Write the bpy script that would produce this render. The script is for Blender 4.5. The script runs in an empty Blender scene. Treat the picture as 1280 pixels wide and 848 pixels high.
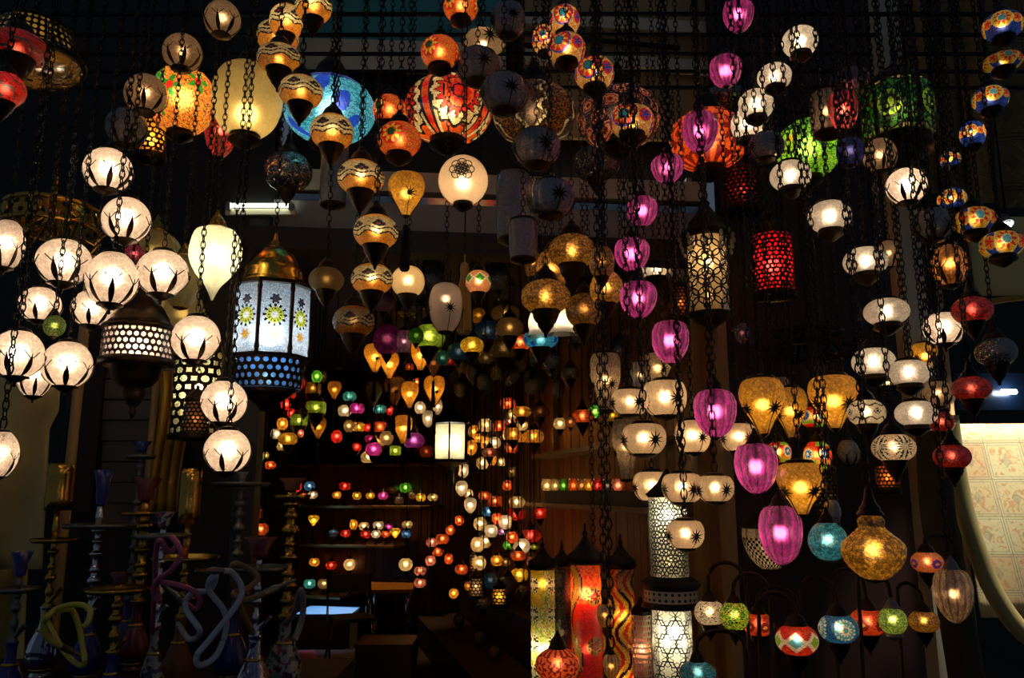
import bpy, math, random
import numpy as np
from mathutils import Vector, Matrix
PI = math.pi
S = bpy.context.scene
COL = S.collection
rng = random.Random(7)

# ------------------------------------------------------------------ camera
F = 1000.0
CAMZ = 1.6
TH = math.atan(191 / F)                 # tilt up: horizon at pixel row 615
cam_d = bpy.data.cameras.new('camera')
cam_d.sensor_width = 36.0
cam_d.lens = 36.0 * F / 1280.0
cam_d.clip_start = 0.02
cam = bpy.data.objects.new('camera', cam_d)
cam.location = (0, 0, CAMZ)
cam.rotation_euler = (PI / 2 + TH, 0, 0)
COL.objects.link(cam)
S.camera = cam
# ------------------------------------------------------------------ world and view
w = bpy.data.worlds.new('dusk'); S.world = w; w.use_nodes = True
bg = w.node_tree.nodes['Background']
bg.inputs[0].default_value = (0.55, 0.72, 1.0, 1); bg.inputs[1].default_value = 0.042
vs = S.view_settings
vs.view_transform = 'Standard'; vs.look = 'None'; vs.gamma = 1.0; vs.exposure = 0.9
vs.use_curve_mapping = False
cy = S.cycles
cy.use_denoising = True; cy.use_light_tree = True
cy.max_bounces = 6; cy.diffuse_bounces = 2; cy.glossy_bounces = 2
cy.transmission_bounces = 4; cy.transparent_max_bounces = 14
cy.sample_clamp_indirect = 3.0; cy.caustics_reflective = False; cy.caustics_refractive = False

def P(px, py, Y):
    xc = (px - 640) / F; yc = (424 - py) / F
    fw = math.cos(TH) - math.sin(TH) * yc
    up = math.sin(TH) + math.cos(TH) * yc
    t = Y / fw
    return Vector((xc * t, Y, CAMZ + up * t))
def M(Y, py=424):                        # metres for one pixel at depth Y
    yc = (424 - py) / F
    return Y / (math.cos(TH) - math.sin(TH) * yc) / F

# ------------------------------------------------------------------ colours, materials
def lin(h, g=1.0):
    h = h.lstrip('#')
    c = [int(h[i:i + 2], 16) / 255 for i in (0, 2, 4)]
    return tuple(((x / 12.92) if x <= 0.04045 else ((x + 0.055) / 1.055) ** 2.4) * g for x in c)
def L4(h, g=1.0): return lin(h, g) + (1.0,)

class NT:
    def __init__(s, name):
        s.m = bpy.data.materials.new(name); s.m.use_nodes = True
        s.t = s.m.node_tree; s.t.nodes.clear()
        s.out = s.n('ShaderNodeOutputMaterial')
    def n(s, typ, **kw):
        nd = s.t.nodes.new(typ)
        for k, v in kw.items():
            if k in ('ins',):
                for a, b in v.items(): s.set(nd, a, b)
            else: setattr(nd, k, v)
        return nd
    def set(s, nd, a, b):
        if isinstance(b, bpy.types.NodeSocket): s.t.links.new(b, nd.inputs[a])
        else: nd.inputs[a].default_value = b
    def mixc(s, fac, a, b, mode='MIX'):
        nd = s.n('ShaderNodeMix', data_type='RGBA', blend_type=mode)
        s.set(nd, 0, fac); s.set(nd, 6, a); s.set(nd, 7, b)
        return nd.outputs[2]
    def math(s, op, a, b=0.0):
        nd = s.n('ShaderNodeMath', operation=op); s.set(nd, 0, a); s.set(nd, 1, b); return nd.outputs[0]
    def mixs(s, fac, a, b):
        nd = s.n('ShaderNodeMixShader'); s.set(nd, 0, fac); s.set(nd, 1, a); s.set(nd, 2, b); return nd.outputs[0]
    def done(s, sh): s.t.links.new(sh, s.out.inputs[0]); return s.m

def plain(name, hexc, rough=0.6, metal=0.0, noise=0.0, scale=8.0, coat=0.0, stretch=None):
    k = NT(name)
    p = k.n('ShaderNodeBsdfPrincipled', ins={'Roughness': rough, 'Metallic': metal})
    c = L4(hexc)
    if noise:
        tc = k.n('ShaderNodeTexCoord').outputs['Object']
        if stretch:
            mp = k.n('ShaderNodeMapping', ins={'Vector': tc, 'Scale': stretch}); tc = mp.outputs[0]
        nz = k.n('ShaderNodeTexNoise', ins={'Vector': tc, 'Scale': scale, 'Detail': 5.0})
        d = tuple(x * (1 - noise) for x in c[:3]) + (1,)
        k.set(p, 'Base Color', k.mixc(nz.outputs[0], d, tuple(min(1, x * (1 + noise)) for x in c[:3]) + (1,)))
        b = k.n('ShaderNodeBump', ins={'Height': nz.outputs[0], 'Strength': 0.15}); k.set(p, 'Normal', b.outputs[0])
    else: k.set(p, 'Base Color', c)
    if coat: k.set(p, 'Coat Weight', coat)
    return k.done(p.outputs[0])

def glass(name, transl, transp, crack=0.0, cscale=9.0, attr=False, gloss=0.12, jitter=0.0, rough=0.15, bump=0.25, lobe=0.3, stretch=None, deep=1.0, grooves=0):
    """a lit glass shell: scatters the bulb's light through (translucent) and lets part of it pass (transparent)"""
    k = NT(name)
    oi = k.n('ShaderNodeObjectInfo')
    if attr:
        col = k.n('ShaderNodeAttribute', attribute_name='tint').outputs['Color']
        col = k.mixc(1.0, col, oi.outputs['Color'], 'MULTIPLY')
    else: col = oi.outputs['Color']
    tc = k.n('ShaderNodeTexCoord').outputs['Object']
    if grooves:
        sx = k.n('ShaderNodeSeparateXYZ', ins={0: tc}); az = k.math('ARCTAN2', sx.outputs[0], sx.outputs[1])
        gv = k.math('POWER', k.math('ABSOLUTE', k.math('SINE', k.math('MULTIPLY', az, grooves / 2))), 0.7)
        gv = k.n('ShaderNodeMapRange', ins={'Value': gv, 'To Min': 0.22, 'To Max': 1.0}).outputs[0]
        col = k.mixc(1.0, col, gv, 'MULTIPLY')
    if stretch: tc = k.n('ShaderNodeMapping', ins={'Vector': tc, 'Scale': stretch}).outputs[0]
    vn = k.n('ShaderNodeTexVoronoi', feature='DISTANCE_TO_EDGE', ins={'Vector': tc, 'Scale': cscale})
    edge = k.n('ShaderNodeMapRange', ins={'Value': vn.outputs[0], 'From Min': 0.0, 'From Max': 0.12, 'To Min': 1.0 - crack, 'To Max': 1.0}).outputs[0]
    c2 = k.mixc(1.0, col, edge, 'MULTIPLY')
    if jitter:
        v2 = k.n('ShaderNodeTexVoronoi', ins={'Vector': tc, 'Scale': cscale})
        g = k.n('ShaderNodeSeparateColor', ins={'Color': v2.outputs['Color']}).outputs[0]
        g = k.n('ShaderNodeMapRange', ins={'Value': g, 'To Min': 1.0 - jitter, 'To Max': 1.0}).outputs[0]
        c2 = k.mixc(1.0, c2, g, 'MULTIPLY')
    bp = k.n('ShaderNodeBump', ins={'Height': edge, 'Strength': bump, 'Distance': 0.05})
    c3 = k.mixc(1.0, c2, (deep, deep, deep, 1), 'MULTIPLY')
    tl = k.n('ShaderNodeBsdfTranslucent', ins={'Color': c3, 'Normal': bp.outputs[0]})
    df = k.n('ShaderNodeBsdfDiffuse', ins={'Color': c2})
    tr = k.n('ShaderNodeBsdfTransparent', ins={'Color': c2})
    gl = k.n('ShaderNodeBsdfGlossy', ins={'Color': (1, 1, 1, 1), 'Roughness': rough, 'Normal': bp.outputs[0]})
    a = k.mixs(1 - transl, tl.outputs[0], df.outputs[0])
    rf = k.n('ShaderNodeBsdfRefraction', ins={'Color': k.mixc(0.05, c2, (1, 1, 1, 1)), 'Roughness': 0.8, 'IOR': 1.22, 'Normal': bp.outputs[0]})
    a = k.mixs(lobe, a, rf.outputs[0])
    b = k.mixs(transp, a, tr.outputs[0])
    fr = k.n('ShaderNodeFresnel', ins={'IOR': 1.45})
    f2 = k.math('ADD', k.math('MULTIPLY', fr.outputs[0], 0.6), gloss * 0.2)
    return k.done(k.mixs(f2, b, gl.outputs[0]))

def emit(name, hexc, strength):
    k = NT(name)
    e = k.n('ShaderNodeEmission', ins={'Color': L4(hexc), 'Strength': strength})
    return k.done(e.outputs[0])

def wood(name, a, b, sc=(3, 3, 0.6), rough=0.45):
    k = NT(name)
    tc = k.n('ShaderNodeTexCoord').outputs['Object']
    oi = k.n('ShaderNodeObjectInfo')
    mp = k.n('ShaderNodeMapping', ins={'Vector': tc, 'Scale': sc})
    ad = k.n('ShaderNodeVectorMath', operation='ADD'); k.set(ad, 0, mp.outputs[0]); k.set(ad, 1, oi.outputs['Random'])
    nz = k.n('ShaderNodeTexNoise', ins={'Vector': mp.outputs[0], 'Scale': 6.0, 'Detail': 6.0, 'Distortion': 1.2})
    ml = k.n('ShaderNodeMapRange', ins={'Value': oi.outputs['Random'], 'To Min': 0.7, 'To Max': 1.15}).outputs[0]
    c = k.mixc(nz.outputs[0], L4(a), L4(b))
    c = k.mixc(1.0, c, ml, 'MULTIPLY')
    p = k.n('ShaderNodeBsdfPrincipled', ins={'Base Color': c, 'Roughness': rough})
    bp = k.n('ShaderNodeBump', ins={'Height': nz.outputs[0], 'Strength': 0.1}); k.set(p, 'Normal', bp.outputs[0])
    return k.done(p.outputs[0])

def rug_mat(name, base, dark, accent, cell=0.11, field=1.0):
    """woven rug: square panels with borders and small floral motifs"""
    k = NT(name)
    tc = k.n('ShaderNodeTexCoord').outputs['UV']
    sx = k.n('ShaderNodeVectorMath', operation='SCALE', ins={0: tc}); sx.inputs['Scale'].default_value = 1 / cell
    fr = k.n('ShaderNodeVectorMath', operation='FRACTION', ins={0: sx.outputs[0]})
    fl = k.n('ShaderNodeVectorMath', operation='FLOOR', ins={0: sx.outputs[0]})
    wn = k.n('ShaderNodeTexWhiteNoise', noise_dimensions='2D', ins={'Vector': fl.outputs[0]})
    sp = k.n('ShaderNodeSeparateXYZ', ins={0: fr.outputs[0]})
    def dist(o):
        return k.math('ABSOLUTE', k.math('SUBTRACT', o, 0.5))
    dx, dy = dist(sp.outputs[0]), dist(sp.outputs[1])
    mx = k.math('MAXIMUM', dx, dy)
    l1 = k.math('MULTIPLY', k.math('GREATER_THAN', mx, 0.425), k.math('LESS_THAN', mx, 0.44))
    l2 = k.math('GREATER_THAN', mx, 0.49)
    line = k.math('MAXIMUM', l1, l2)
    nz = k.n('ShaderNodeTexNoise', ins={'Vector': sx.outputs[0], 'Scale': 3.4, 'Detail': 3.0, 'Distortion': 2.0})
    fl1 = k.math('MULTIPLY', k.math('GREATER_THAN', nz.outputs[0], 0.57), k.math('LESS_THAN', mx, 0.38))
    nz2 = k.n('ShaderNodeTexNoise', ins={'Vector': sx.outputs[0], 'Scale': 9.0, 'Detail': 2.0, 'Distortion': 1.0})
    fl2 = k.math('MULTIPLY', k.math('GREATER_THAN', nz2.outputs[0], 0.6), 0.5)
    md = k.math('LESS_THAN', k.math('ADD', k.math('MULTIPLY', dx, 1.5), dy), 0.2)
    c = k.mixc(k.math('MULTIPLY', wn.outputs[0], 0.35), L4(base), L4(accent))
    c = k.mixc(k.math('MULTIPLY', fl1, 0.55), c, L4(accent))
    c = k.mixc(k.math('MULTIPLY', fl2, 0.55), c, L4(dark))
    c = k.mixc(k.math('MULTIPLY', md, 0.35), c, L4(dark))
    c = k.mixc(k.math('MULTIPLY', line, 0.8), c, L4(dark))
    wv = k.n('ShaderNodeTexNoise', ins={'Vector': tc, 'Scale': 260.0})
    bp = k.n('ShaderNodeBump', ins={'Height': wv.outputs[0], 'Strength': 0.3})
    p = k.n('ShaderNodeBsdfPrincipled', ins={'Base Color': c, 'Roughness': 0.95, 'Normal': bp.outputs[0]})
    return k.done(p.outputs[0])

MT = {}
MT['bronze'] = plain('dark_bronze', '#2e2218', 0.42, 0.85, 0.35, 40)
MT['iron'] = plain('black_iron', '#0d0b0a', 0.5, 0.6, 0.3, 30)
MT['brass'] = plain('aged_brass', '#b89040', 0.22, 1.0, 0.35, 30)
MT['chrome'] = plain('chrome', '#c8ccd0', 0.15, 1.0)
MT['pewter'] = plain('pewter', '#6e6c68', 0.4, 0.9, 0.3, 30)
MT['black_thread'] = plain('black_thread', '#060505', 0.9, 0, 0.3, 60)
MT['cream_thread'] = plain('cream_thread', '#b89a62', 0.9, 0, 0.35, 60, stretch=(6, 6, 0.3))
MT['bulb_off'] = plain('unlit_bulb', '#d8d4cc', 0.2)
for nm, hx, st in (('bulb_white', '#ffe6c4', 34), ('bulb_warm', '#ffd9a0', 22), ('bulb_dim', '#ffd090', 7.5), ('bulb_low', '#ffc880', 2.2), ('bulb_hot', '#fff0d0', 38), ('bulb_cool', '#e8f2ff', 26)):
    MT[nm] = emit(nm, hx, st)
MT['clear'] = glass('crackled_clear_glass', 0.9, 0.24, 0.35, 9.0, jitter=0.28, gloss=0.5, bump=0.6, lobe=0.42)
MT['smoke'] = glass('smoky_unlit_glass', 0.5, 0.45, 0.3, 7.0, jitter=0.25, gloss=1.0, bump=0.4)
MT['frost'] = glass('frosted_glass', 0.92, 0.1, 0.12, 14.0, jitter=0.12, gloss=0.2)
MT['ribbed'] = glass('ribbed_cut_glass', 0.88, 0.14, 0.6, 6.5, jitter=0.6, gloss=0.6, lobe=0.6, stretch=(1.6, 1.6, .5), deep=0.5, grooves=14)
MT['melon'] = glass('ribbed_white_glass', 0.92, 0.14, 0.2, 9.0, jitter=0.2, gloss=0.4, lobe=0.4, stretch=(1, 1, .4), deep=0.85)
MT['crackle'] = glass('crackle_mosaic_glass', 0.85, 0.1, 0.8, 9.0, jitter=0.8, gloss=0.3, lobe=0.45, deep=0.8)
MT['mosaic'] = glass('glass_mosaic', 0.85, 0.06, 0.45, 15.0, attr=True, jitter=0.42, gloss=0.3, lobe=0.28)
MT['mosaic_fine'] = glass('fine_glass_mosaic', 0.85, 0.06, 0.45, 190.0, attr=True, jitter=0.45, gloss=0.3, lobe=0.28)
MT['mosaic_small'] = glass('small_glass_mosaic', 0.85, 0.12, 0.45, 4.0, jitter=0.55, gloss=0.3, lobe=0.4)
MT['plank'] = wood('pine_plank', '#98602c', '#c08444', (14, 14, 1.2))
MT['plank_dark'] = wood('dark_plank', '#4a2412', '#6c3618', (14, 14, 1.2))
MT['siding'] = wood('grey_siding', '#4c4a47', '#66625c', (1.5, 14, 14), 0.6)
MT['trim'] = wood('pale_trim_wood', '#a98650', '#c9a468', (10, 10, 1))
MT['shelfwood'] = wood('shelf_wood', '#7c5c34', '#9c7a48', (2, 10, 10))
MT['redwood'] = plain('dark_red_panel', '#240b08', 0.5, 0, 0.3, 6)
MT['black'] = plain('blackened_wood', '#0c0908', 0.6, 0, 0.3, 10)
MT['teal'] = plain('teal_plaster', '#3c8c88', 0.8, 0, 0.2, 3)
MT['tan'] = plain('tan_plaster', '#a8895c', 0.85, 0, 0.25, 3)
MT['cream'] = plain('cream_paint', '#cfc0a0', 0.7, 0, 0.15, 5)
MT['fascia'] = plain('grey_fascia', '#8d8a86', 0.55, 0, 0.15, 5)
MT['post'] = plain('off_white_post', '#b0a68c', 0.7, 0, 0.2, 6)
MT['rug_cream'] = rug_mat('cream_panel_rug', '#dccf9c', '#7c8070', '#cc8044', 0.15)
MT['rug_dark'] = rug_mat('dark_floral_rug', '#5c4a2e', '#1c1a12', '#8a7044', 0.3)
MT['rug_gold'] = rug_mat('gold_floral_rug', '#8a7038', '#2a2416', '#8c4028', 0.2)
MT['rug_red'] = rug_mat('red_carpet', '#5c0b1c', '#123044', '#7a2028', 0.6)
MT['canvas'] = plain('tan_canvas', '#c4b070', 0.95, 0, 0.3, 5)
MT['awning'] = plain('cream_awning', '#c9bc80', 0.9, 0, 0.15, 6)
MT['oldgold'] = plain('old_gold_cloth', '#a87f28', 0.7, 0, 0.3, 20, stretch=(8, 8, 0.5))

# ------------------------------------------------------------------ mesh tools
class MB:
    def __init__(s): s.v = []; s.f = []; s.uv = None
    def add(s, vs, fs):
        o = len(s.v); s.v += [tuple(x) for x in vs]; s.f += [tuple(i + o for i in q) for q in fs]; return s
    def box(s, c, d, rz=0.0):
        x, y, z = (k / 2 for k in d); cr, sr = math.cos(rz), math.sin(rz)
        vs = [(c[0] + a * x * cr - b * y * sr, c[1] + a * x * sr + b * y * cr, c[2] + e * z) for e in (-1, 1) for b in (-1, 1) for a in (-1, 1)]
        return s.add(vs, [(0, 2, 3, 1), (4, 5, 7, 6), (0, 1, 5, 4), (2, 6, 7, 3), (0, 4, 6, 2), (1, 3, 7, 5)])
    def lathe(s, prof, seg=20, c=(0, 0, 0), caps=True, rib=None):
        vs = []
        for r, z in prof:
            for i in range(seg):
                a = 2 * PI * i / seg
                k = r * (1 + (rib[1] * math.cos(rib[0] * a) if rib else 0))
                vs.append((c[0] + k * math.sin(a), c[1] - k * math.cos(a), c[2] + z))
        fs = [(j * seg + i, (j + 1) * seg + i, (j + 1) * seg + (i + 1) % seg, j * seg + (i + 1) % seg) for j in range(len(prof) - 1) for i in range(seg)]
        if caps:
            fs.append(tuple(range(seg))); n = (len(prof) - 1) * seg; fs.append(tuple(n + i for i in reversed(range(seg))))
        return s.add(vs, fs)
    def tube(s, pts, r, seg=6, closed=False):
        pts = [Vector(p) for p in pts]; n = len(pts); vs = []
        rr = r if hasattr(r, '__len__') else [r] * n
        up = Vector((0, 0, 1))
        for i, p in enumerate(pts):
            a = pts[(i - 1) % n] if (closed or i > 0) else p; b = pts[(i + 1) % n] if (closed or i < n - 1) else p
            t = (b - a).normalized()
            ref = up if abs(t.z) < 0.95 else Vector((1, 0, 0))
            x = t.cross(ref).normalized(); y = t.cross(x)
            for j in range(seg):
                q = 2 * PI * j / seg
                vs.append(p + (x * math.cos(q) + y * math.sin(q)) * rr[i])
        m = n if closed else n - 1
        fs = [(i * seg + j, i * seg + (j + 1) % seg, ((i + 1) % n) * seg + (j + 1) % seg, ((i + 1) % n) * seg + j) for i in range(m) for j in range(seg)]
        if not closed: fs += [tuple(range(seg)), tuple((n - 1) * seg + j for j in reversed(range(seg)))]
        return s.add(vs, fs)
    def mesh(s, name, mat, smooth=True, uv=None):
        me = bpy.data.meshes.new(name); me.from_pydata(s.v, [], s.f)
        if mat: me.materials.append(MT[mat] if isinstance(mat, str) else mat)
        if smooth: me.shade_smooth()
        if uv:
            ul = me.uv_layers.new(name='UVMap')
            for lp in me.loops: ul.data[lp.index].uv = uv[lp.vertex_index]
        return me

def put(name, me, parent=None, loc=(0, 0, 0), rot=(0, 0, 0), sc=(1, 1, 1), color=None):
    o = bpy.data.objects.new(name, me); COL.objects.link(o)
    o.location = loc; o.rotation_euler = rot; o.scale = sc
    if parent is not None: o.parent = parent
    if color: o.color = color
    return o
def tag(o, label, cat, group=None, kind=None):
    o['label'] = label; o['category'] = cat
    if group: o['group'] = group
    if kind: o['kind'] = kind
    return o
USED = {}
def thing(name, label, cat, loc=(0, 0, 0), group=None, rz=0.0):
    o = bpy.data.objects.new(name, None); COL.objects.link(o); o.location = loc; o.rotation_euler = (0, 0, rz)
    o.empty_display_size = 0.05
    return tag(o, label, cat, group)
def struct(name, me, label=None, parent=None, **k):
    o = put(name, me, parent, **k)
    if parent is None:
        o['kind'] = 'structure'
        if label: o['label'] = label
    return o

# ------------------------------------------------------------------ shade shapes (unit radius, z -1..1)
def crv(pts, n):
    """smooth profile through (r,z) points"""
    p = np.array(pts, float); k = len(p); out = []
    for i in range(n):
        t = i / (n - 1) * (k - 1); j = min(int(t), k - 2); u = t - j
        a, b, c, d = p[max(j - 1, 0)], p[j], p[j + 1], p[min(j + 2, k - 1)]
        out.append(0.5 * ((2 * b) + (c - a) * u + (2 * a - 5 * b + 4 * c - d) * u * u + (3 * b - a - 3 * c + d) * u ** 3))
    return [(max(0.01, float(q[0])), float(q[1])) for q in out]
def ell(z0, z1, n, k=1.0):
    """ellipse cut flat at top/bottom openings, rescaled to z -1..1"""
    a0, a1 = math.asin(z0), math.asin(z1); o = []
    for i in range(n):
        a = a1 + (a0 - a1) * i / (n - 1); o.append((math.cos(a) ** k, 2 * (math.sin(a) - z0) / (z1 - z0) - 1))
    return o
SHAPES = {
    'globe': lambda n: ell(-0.93, 0.93, n),
    'oblate': lambda n: ell(-0.86, 0.88, n, 0.9),
    'egg': lambda n: crv([(.42, 1), (.78, .86), (.97, .52), (1, .15), (.92, -.25), (.74, -.6), (.48, -.85), (.22, -1)], n),
    'bigegg': lambda n: crv([(.36, 1), (.75, .85), (.95, .5), (1, .1), (.94, -.3), (.78, -.65), (.5, -.92), (.4, -1)], n),
    'pear': lambda n: crv([(.55, 1), (.85, .88), (1, .55), (.97, .2), (.78, -.15), (.52, -.5), (.33, -.8), (.22, -1)], n),
    'vase': lambda n: crv([(.8, 1), (.98, .8), (1, .45), (.97, .1), (.82, -.2), (.66, -.45), (.56, -.75), (.46, -1)], n),
    'melon': lambda n: crv([(.5, 1), (.82, .85), (.98, .4), (1, 0), (.93, -.45), (.72, -.85), (.5, -1)], n),
    'cyl': lambda n: crv([(.82, 1), (.95, .85), (1, .5), (1, -.5), (.95, -.85), (.82, -1)], n),
    'tulip': lambda n: crv([(.3, 1), (.6, .8), (.85, .3), (.9, -.2), (.8, -.6), (1, -1)], n),
    'onion': lambda n: crv([(.28, 1), (.42, .85), (.42, .62), (.62, .42), (.95, .12), (1, -.15), (.85, -.55), (.5, -.9), (.3, -1)], n),
    'bowl': lambda n: crv([(.98, 1), (1, .7), (.95, .2), (.8, -.3), (.55, -.75), (.3, -1)], n),
    'drop': lambda n: crv([(.35, 1), (.8, .85), (1, .4), (.9, 0), (.6, -.35), (.3, -.6), (.12, -.85), (.04, -1)], n),
    'heart': lambda n: crv([(.4, 1), (.9, .8), (1, .4), (.8, 0), (.45, -.5), (.12, -1)], n),
}
def prof_r(shape, z):
    pr = SHAPES[shape](60)
    for (r0, z0), (r1, z1) in zip(pr, pr[1:]):
        if z1 <= z <= z0: return r0 + (r1 - r0) * (z0 - z) / max(1e-6, z0 - z1)
    return pr[0][0] if z > 0 else pr[-1][0]

# ------------------------------------------------------------------ mosaic patterns: tint of one tessera at azimuth a (0 faces the street), height v
C = {k: lin(v) for k, v in dict(red='#e8200c', dred='#8c0f0a', orange='#f4641c', gold='#f0a838', dgold='#a06a1c', cream='#f6e6b4', white='#fff4e4', black='#0a0806', brown='#4a2c1a', blue='#1648d8', dblue='#0a1e78', teal='#1f8ca8', sky='#58bcea', green='#2f9a28', lime='#8ed028', dgreen='#0c5420', pink='#e89088', purple='#7424b4', slate='#46434c', peach='#f0a070', yellow='#f4d02c', tan='#c8a878', mauve='#7c5868', yg='#dcd838').items()}
def near(a, n, off=0.0):
    s = 2 * PI / n; d = (a - off + s / 2) % s - s / 2
    return d, int(math.floor((a - off + s / 2) / s))
def flower(rho, phi, R, pal, petals=10):
    """concentric medallion: centre, petals, rim"""
    q = rho / R
    if q > 1: return None
    if q > 0.9: return C[pal[3]]
    pe = 0.62 + 0.2 * math.cos(petals * phi)
    if q > pe: return C[pal[2]]
    if q > 0.42: return C[pal[1]]
    if q > 0.33: return C[pal[3]]
    return C[pal[0]]
def pt_zig(a, v, asp):
    n = 6; d, i = near(a, n); tri = abs(d) / (PI / n)              # 0 at a diamond's axis, 1 between
    lo = .16 + .26 * (1 - tri) * -1 + .1                           # zigzag height
    e = v - lo
    if e < -.3: return C['gold'] if random.random() > .15 else C['orange']
    if e < -.22: return C['black']
    if e < -.02: return C['cream'] if e > -.12 or random.random() < .7 else C['tan']
    if e < .07: return C['black']
    if e < .2: return C['cream']
    q = tri / .62 + abs(v - .42) / .36
    if q < .22: return C['red'] if i % 3 == 0 else C['cream']
    if q < 1: return C['slate'] if (int((d + 9) * 16) + int((v + 9) * 12)) % 3 else C['black']
    if v > .95: return C['gold']
    return C['cream'] if random.random() < .8 else C['tan']
def pt_flower(cols, ground, alt=None, n=4, R=0.5, v0=0.25, off=0.35):
    def f(a, v, asp):
        d, i = near(a, n, off)
        x = d * prof_c(v); y = (v - v0) * asp
        c = flower(math.hypot(x, y), math.atan2(y, x), R, cols, 9)
        if c: return c
        if alt:
            d2, _ = near(a, n, off + PI / n)
            x = d2 * prof_c(v); y = (v - v0 + .1) * asp; q = math.hypot(x, y) / (R * .55)
            if q < 1: return C[alt[0]] if q < 0.55 + .25 * math.cos(5 * math.atan2(y, x)) else C[alt[1]]
        return C[ground[0]] if random.random() < .75 else C[ground[-1]]
    return f
def prof_c(v): return math.sqrt(max(0.05, 1 - 0.85 * v * v))
def pt_mandala(n, R, cols, band, wave, ground, off=0.45):
    """big medallions with petal rings, scalloped pale bands between"""
    def f(a, v, asp):
        d, i = near(a, n, off)
        x = d * prof_c(v); y = v * asp
        q = math.hypot(x, y) / R; ph = math.atan2(y, x)
        if q < .22: return C[cols[0]]
        if q < .30: return C['black']
        if q < .42 + .08 * math.cos(10 * ph): return C[cols[1]]
        if q < .56: return C[ground]
        if q < .60: return C['black']
        if q < .74 + .1 * math.cos(16 * ph): return C[cols[1]]
        if q < .80 + .1 * math.cos(16 * ph): return C['black']
        if q < 1.0 + .05 * math.cos(12 * ph): return C[cols[2]]
        if q < 1.07 + .05 * math.cos(12 * ph): return C['black']
        s = 2 * PI / n; e = (a - off) % s - s / 2
        b = abs(e) - .12
        if abs(b) < .03: return C['black']
        if b < 0:
            q2 = math.hypot(e, (v * 2 % 1 - .5) * .5) / .1
            return C[cols[1]] if q2 < 1 else C[ground]
        return C[band] if b < wave * (1 + .3 * math.sin(9 * v)) else C[ground]
    return f
def pt_blue(a, v, asp):
    t = math.sin(3 * a + 2.5 * v) + .35 * math.sin(9 * a - 4 * v)
    if v > .55: return C['dblue'] if random.random() > .25 else C['blue']
    if t > .85: return C['blue']
    if t > .3: return C['sky'] if random.random() > .3 else C['teal']
    return C['teal'] if random.random() > .3 else C['sky']
def pt_paisley(a, v, asp):
    s = .5
    u = a * prof_c(v); row = int(math.floor((v + 9) / .42)); y = ((v + 9) % .42 - .21) * asp
    x = (u + (row % 2) * .3) % .6 - .3
    q = math.hypot(x / .2, y / .17)
    if q < .3: return C['dred']
    if q < .62: return C['peach']
    if q < .8: return C['dred']
    if q < 1: return C['pink']
    return C['black'] if random.random() < .65 else C['mauve']
def pt_redbig(a, v, asp):
    d, i = near(a, 4, .5); x = d * prof_c(v); y = (v + .05) * asp; q = math.hypot(x, y); ph = math.atan2(y, x)
    if q < .09: return C['dred']
    if q < .2: return C['orange']
    if q < .34 + .1 * math.cos(8 * ph): return C['dred']
    if q < .5: return C['orange']
    if abs(q - .56 - .05 * math.cos(12 * ph)) < .045: return C['dred']
    if v > .62 or v < -.62: return C['dred'] if (int((a + 9) * 5) % 2) else C['orange']
    d, i = near(a, 4, .5 + PI / 4); x = d * prof_c(v); y = v * asp
    if abs(x) + .6 * abs(y) < .2 and abs(x) + .6 * abs(y) > .1: return C['dred']
    return C['orange']
def pt_green(a, v, asp):
    d, i = near(a, 5, .1); q = math.hypot(d * prof_c(v), (v - .1) * asp)
    if abs(q - .42 - .05 * math.sin(7 * math.atan2(v, d))) < .045: return C['dgreen']
    if q < .3: return C['lime'] if q > .12 else C['yellow']
    if v > .5 and random.random() < .45: return C['dgreen']
    return C['lime'] if random.random() < .55 else C['green']
def pt_greenred(a, v, asp):                       # amber ground, green leaves, red blooms
    for (a0, v0, R) in ((-.55, .35, .34), (-.75, -.15, .28), (.05, .02, .3), (.9, .3, .3), (1.9, 0, .35), (2.9, .3, .3), (-2, .1, .35), (-.35, -.55, .2)):
        d = (a - a0 + PI) % (2 * PI) - PI
        x = d * prof_c(v); y = (v - v0) * asp; q = math.hypot(x, y) / R; ph = math.atan2(y, x)
        q /= 1.3
        if q < .3 and a0 > -.2: return C['red']
        if q < .62 + .3 * math.cos(5 * ph): return C['green']
    q = math.hypot((a - .25) * prof_c(v), (v - .6) * asp)
    if q < .16: return C['red'] if q > .07 else C['yellow']
    r = random.random()
    return C['gold'] if r < .55 else C['orange'] if r < .75 else C['dgold'] if r < .9 else C['brown']
def pt_greencream(a, v, asp):
    return pt_mandala(5, .62, ('lime', 'dgreen', 'green'), 'cream', .3, 'lime', .3)(a, v, asp)
def pt_redbead(a, v, asp):
    t = math.cos(6 * a) * .5 + math.cos(3 * a + 3 * v)
    if abs(t) < .22: return C['slate']
    return C['red'] if random.random() < .7 else C['dred']
def pt_whitestar(a, v, asp):
    d, i = near(a, 5); q = math.hypot(d * prof_c(v), v * asp); ph = math.atan2(v, d)
    if q < .14: return C['white']
    if q < .3: return C['black'] if math.cos(10 * ph) > .3 else C['white']
    if q < .46: return C['slate'] if math.cos(14 * ph) > .4 else C['white']
    return C['peach'] if random.random() < .3 else C['white']
def pt_whitediamond(a, v, asp):
    d, i = near(a, 8); q = abs(d) / .3 + abs(v) / .42
    if q < .3: return C['black']
    if .55 < q < .75: return C['slate']
    if abs(abs(v) - .55 - .1 * math.cos(8 * a)) < .06: return C['slate']
    return C['white']
def pt_diamond(a, v, asp):                        # red and white with blue and green diamonds
    d, i = near(a, 6, PI / 6); q = abs(d) / .36 + abs(v + .02) / .42
    if q < 1: return C['sky'] if i % 2 else C['lime']
    if q < 1.75: return C['white']
    return C['red'] if random.random() < .8 else C['orange']
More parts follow.
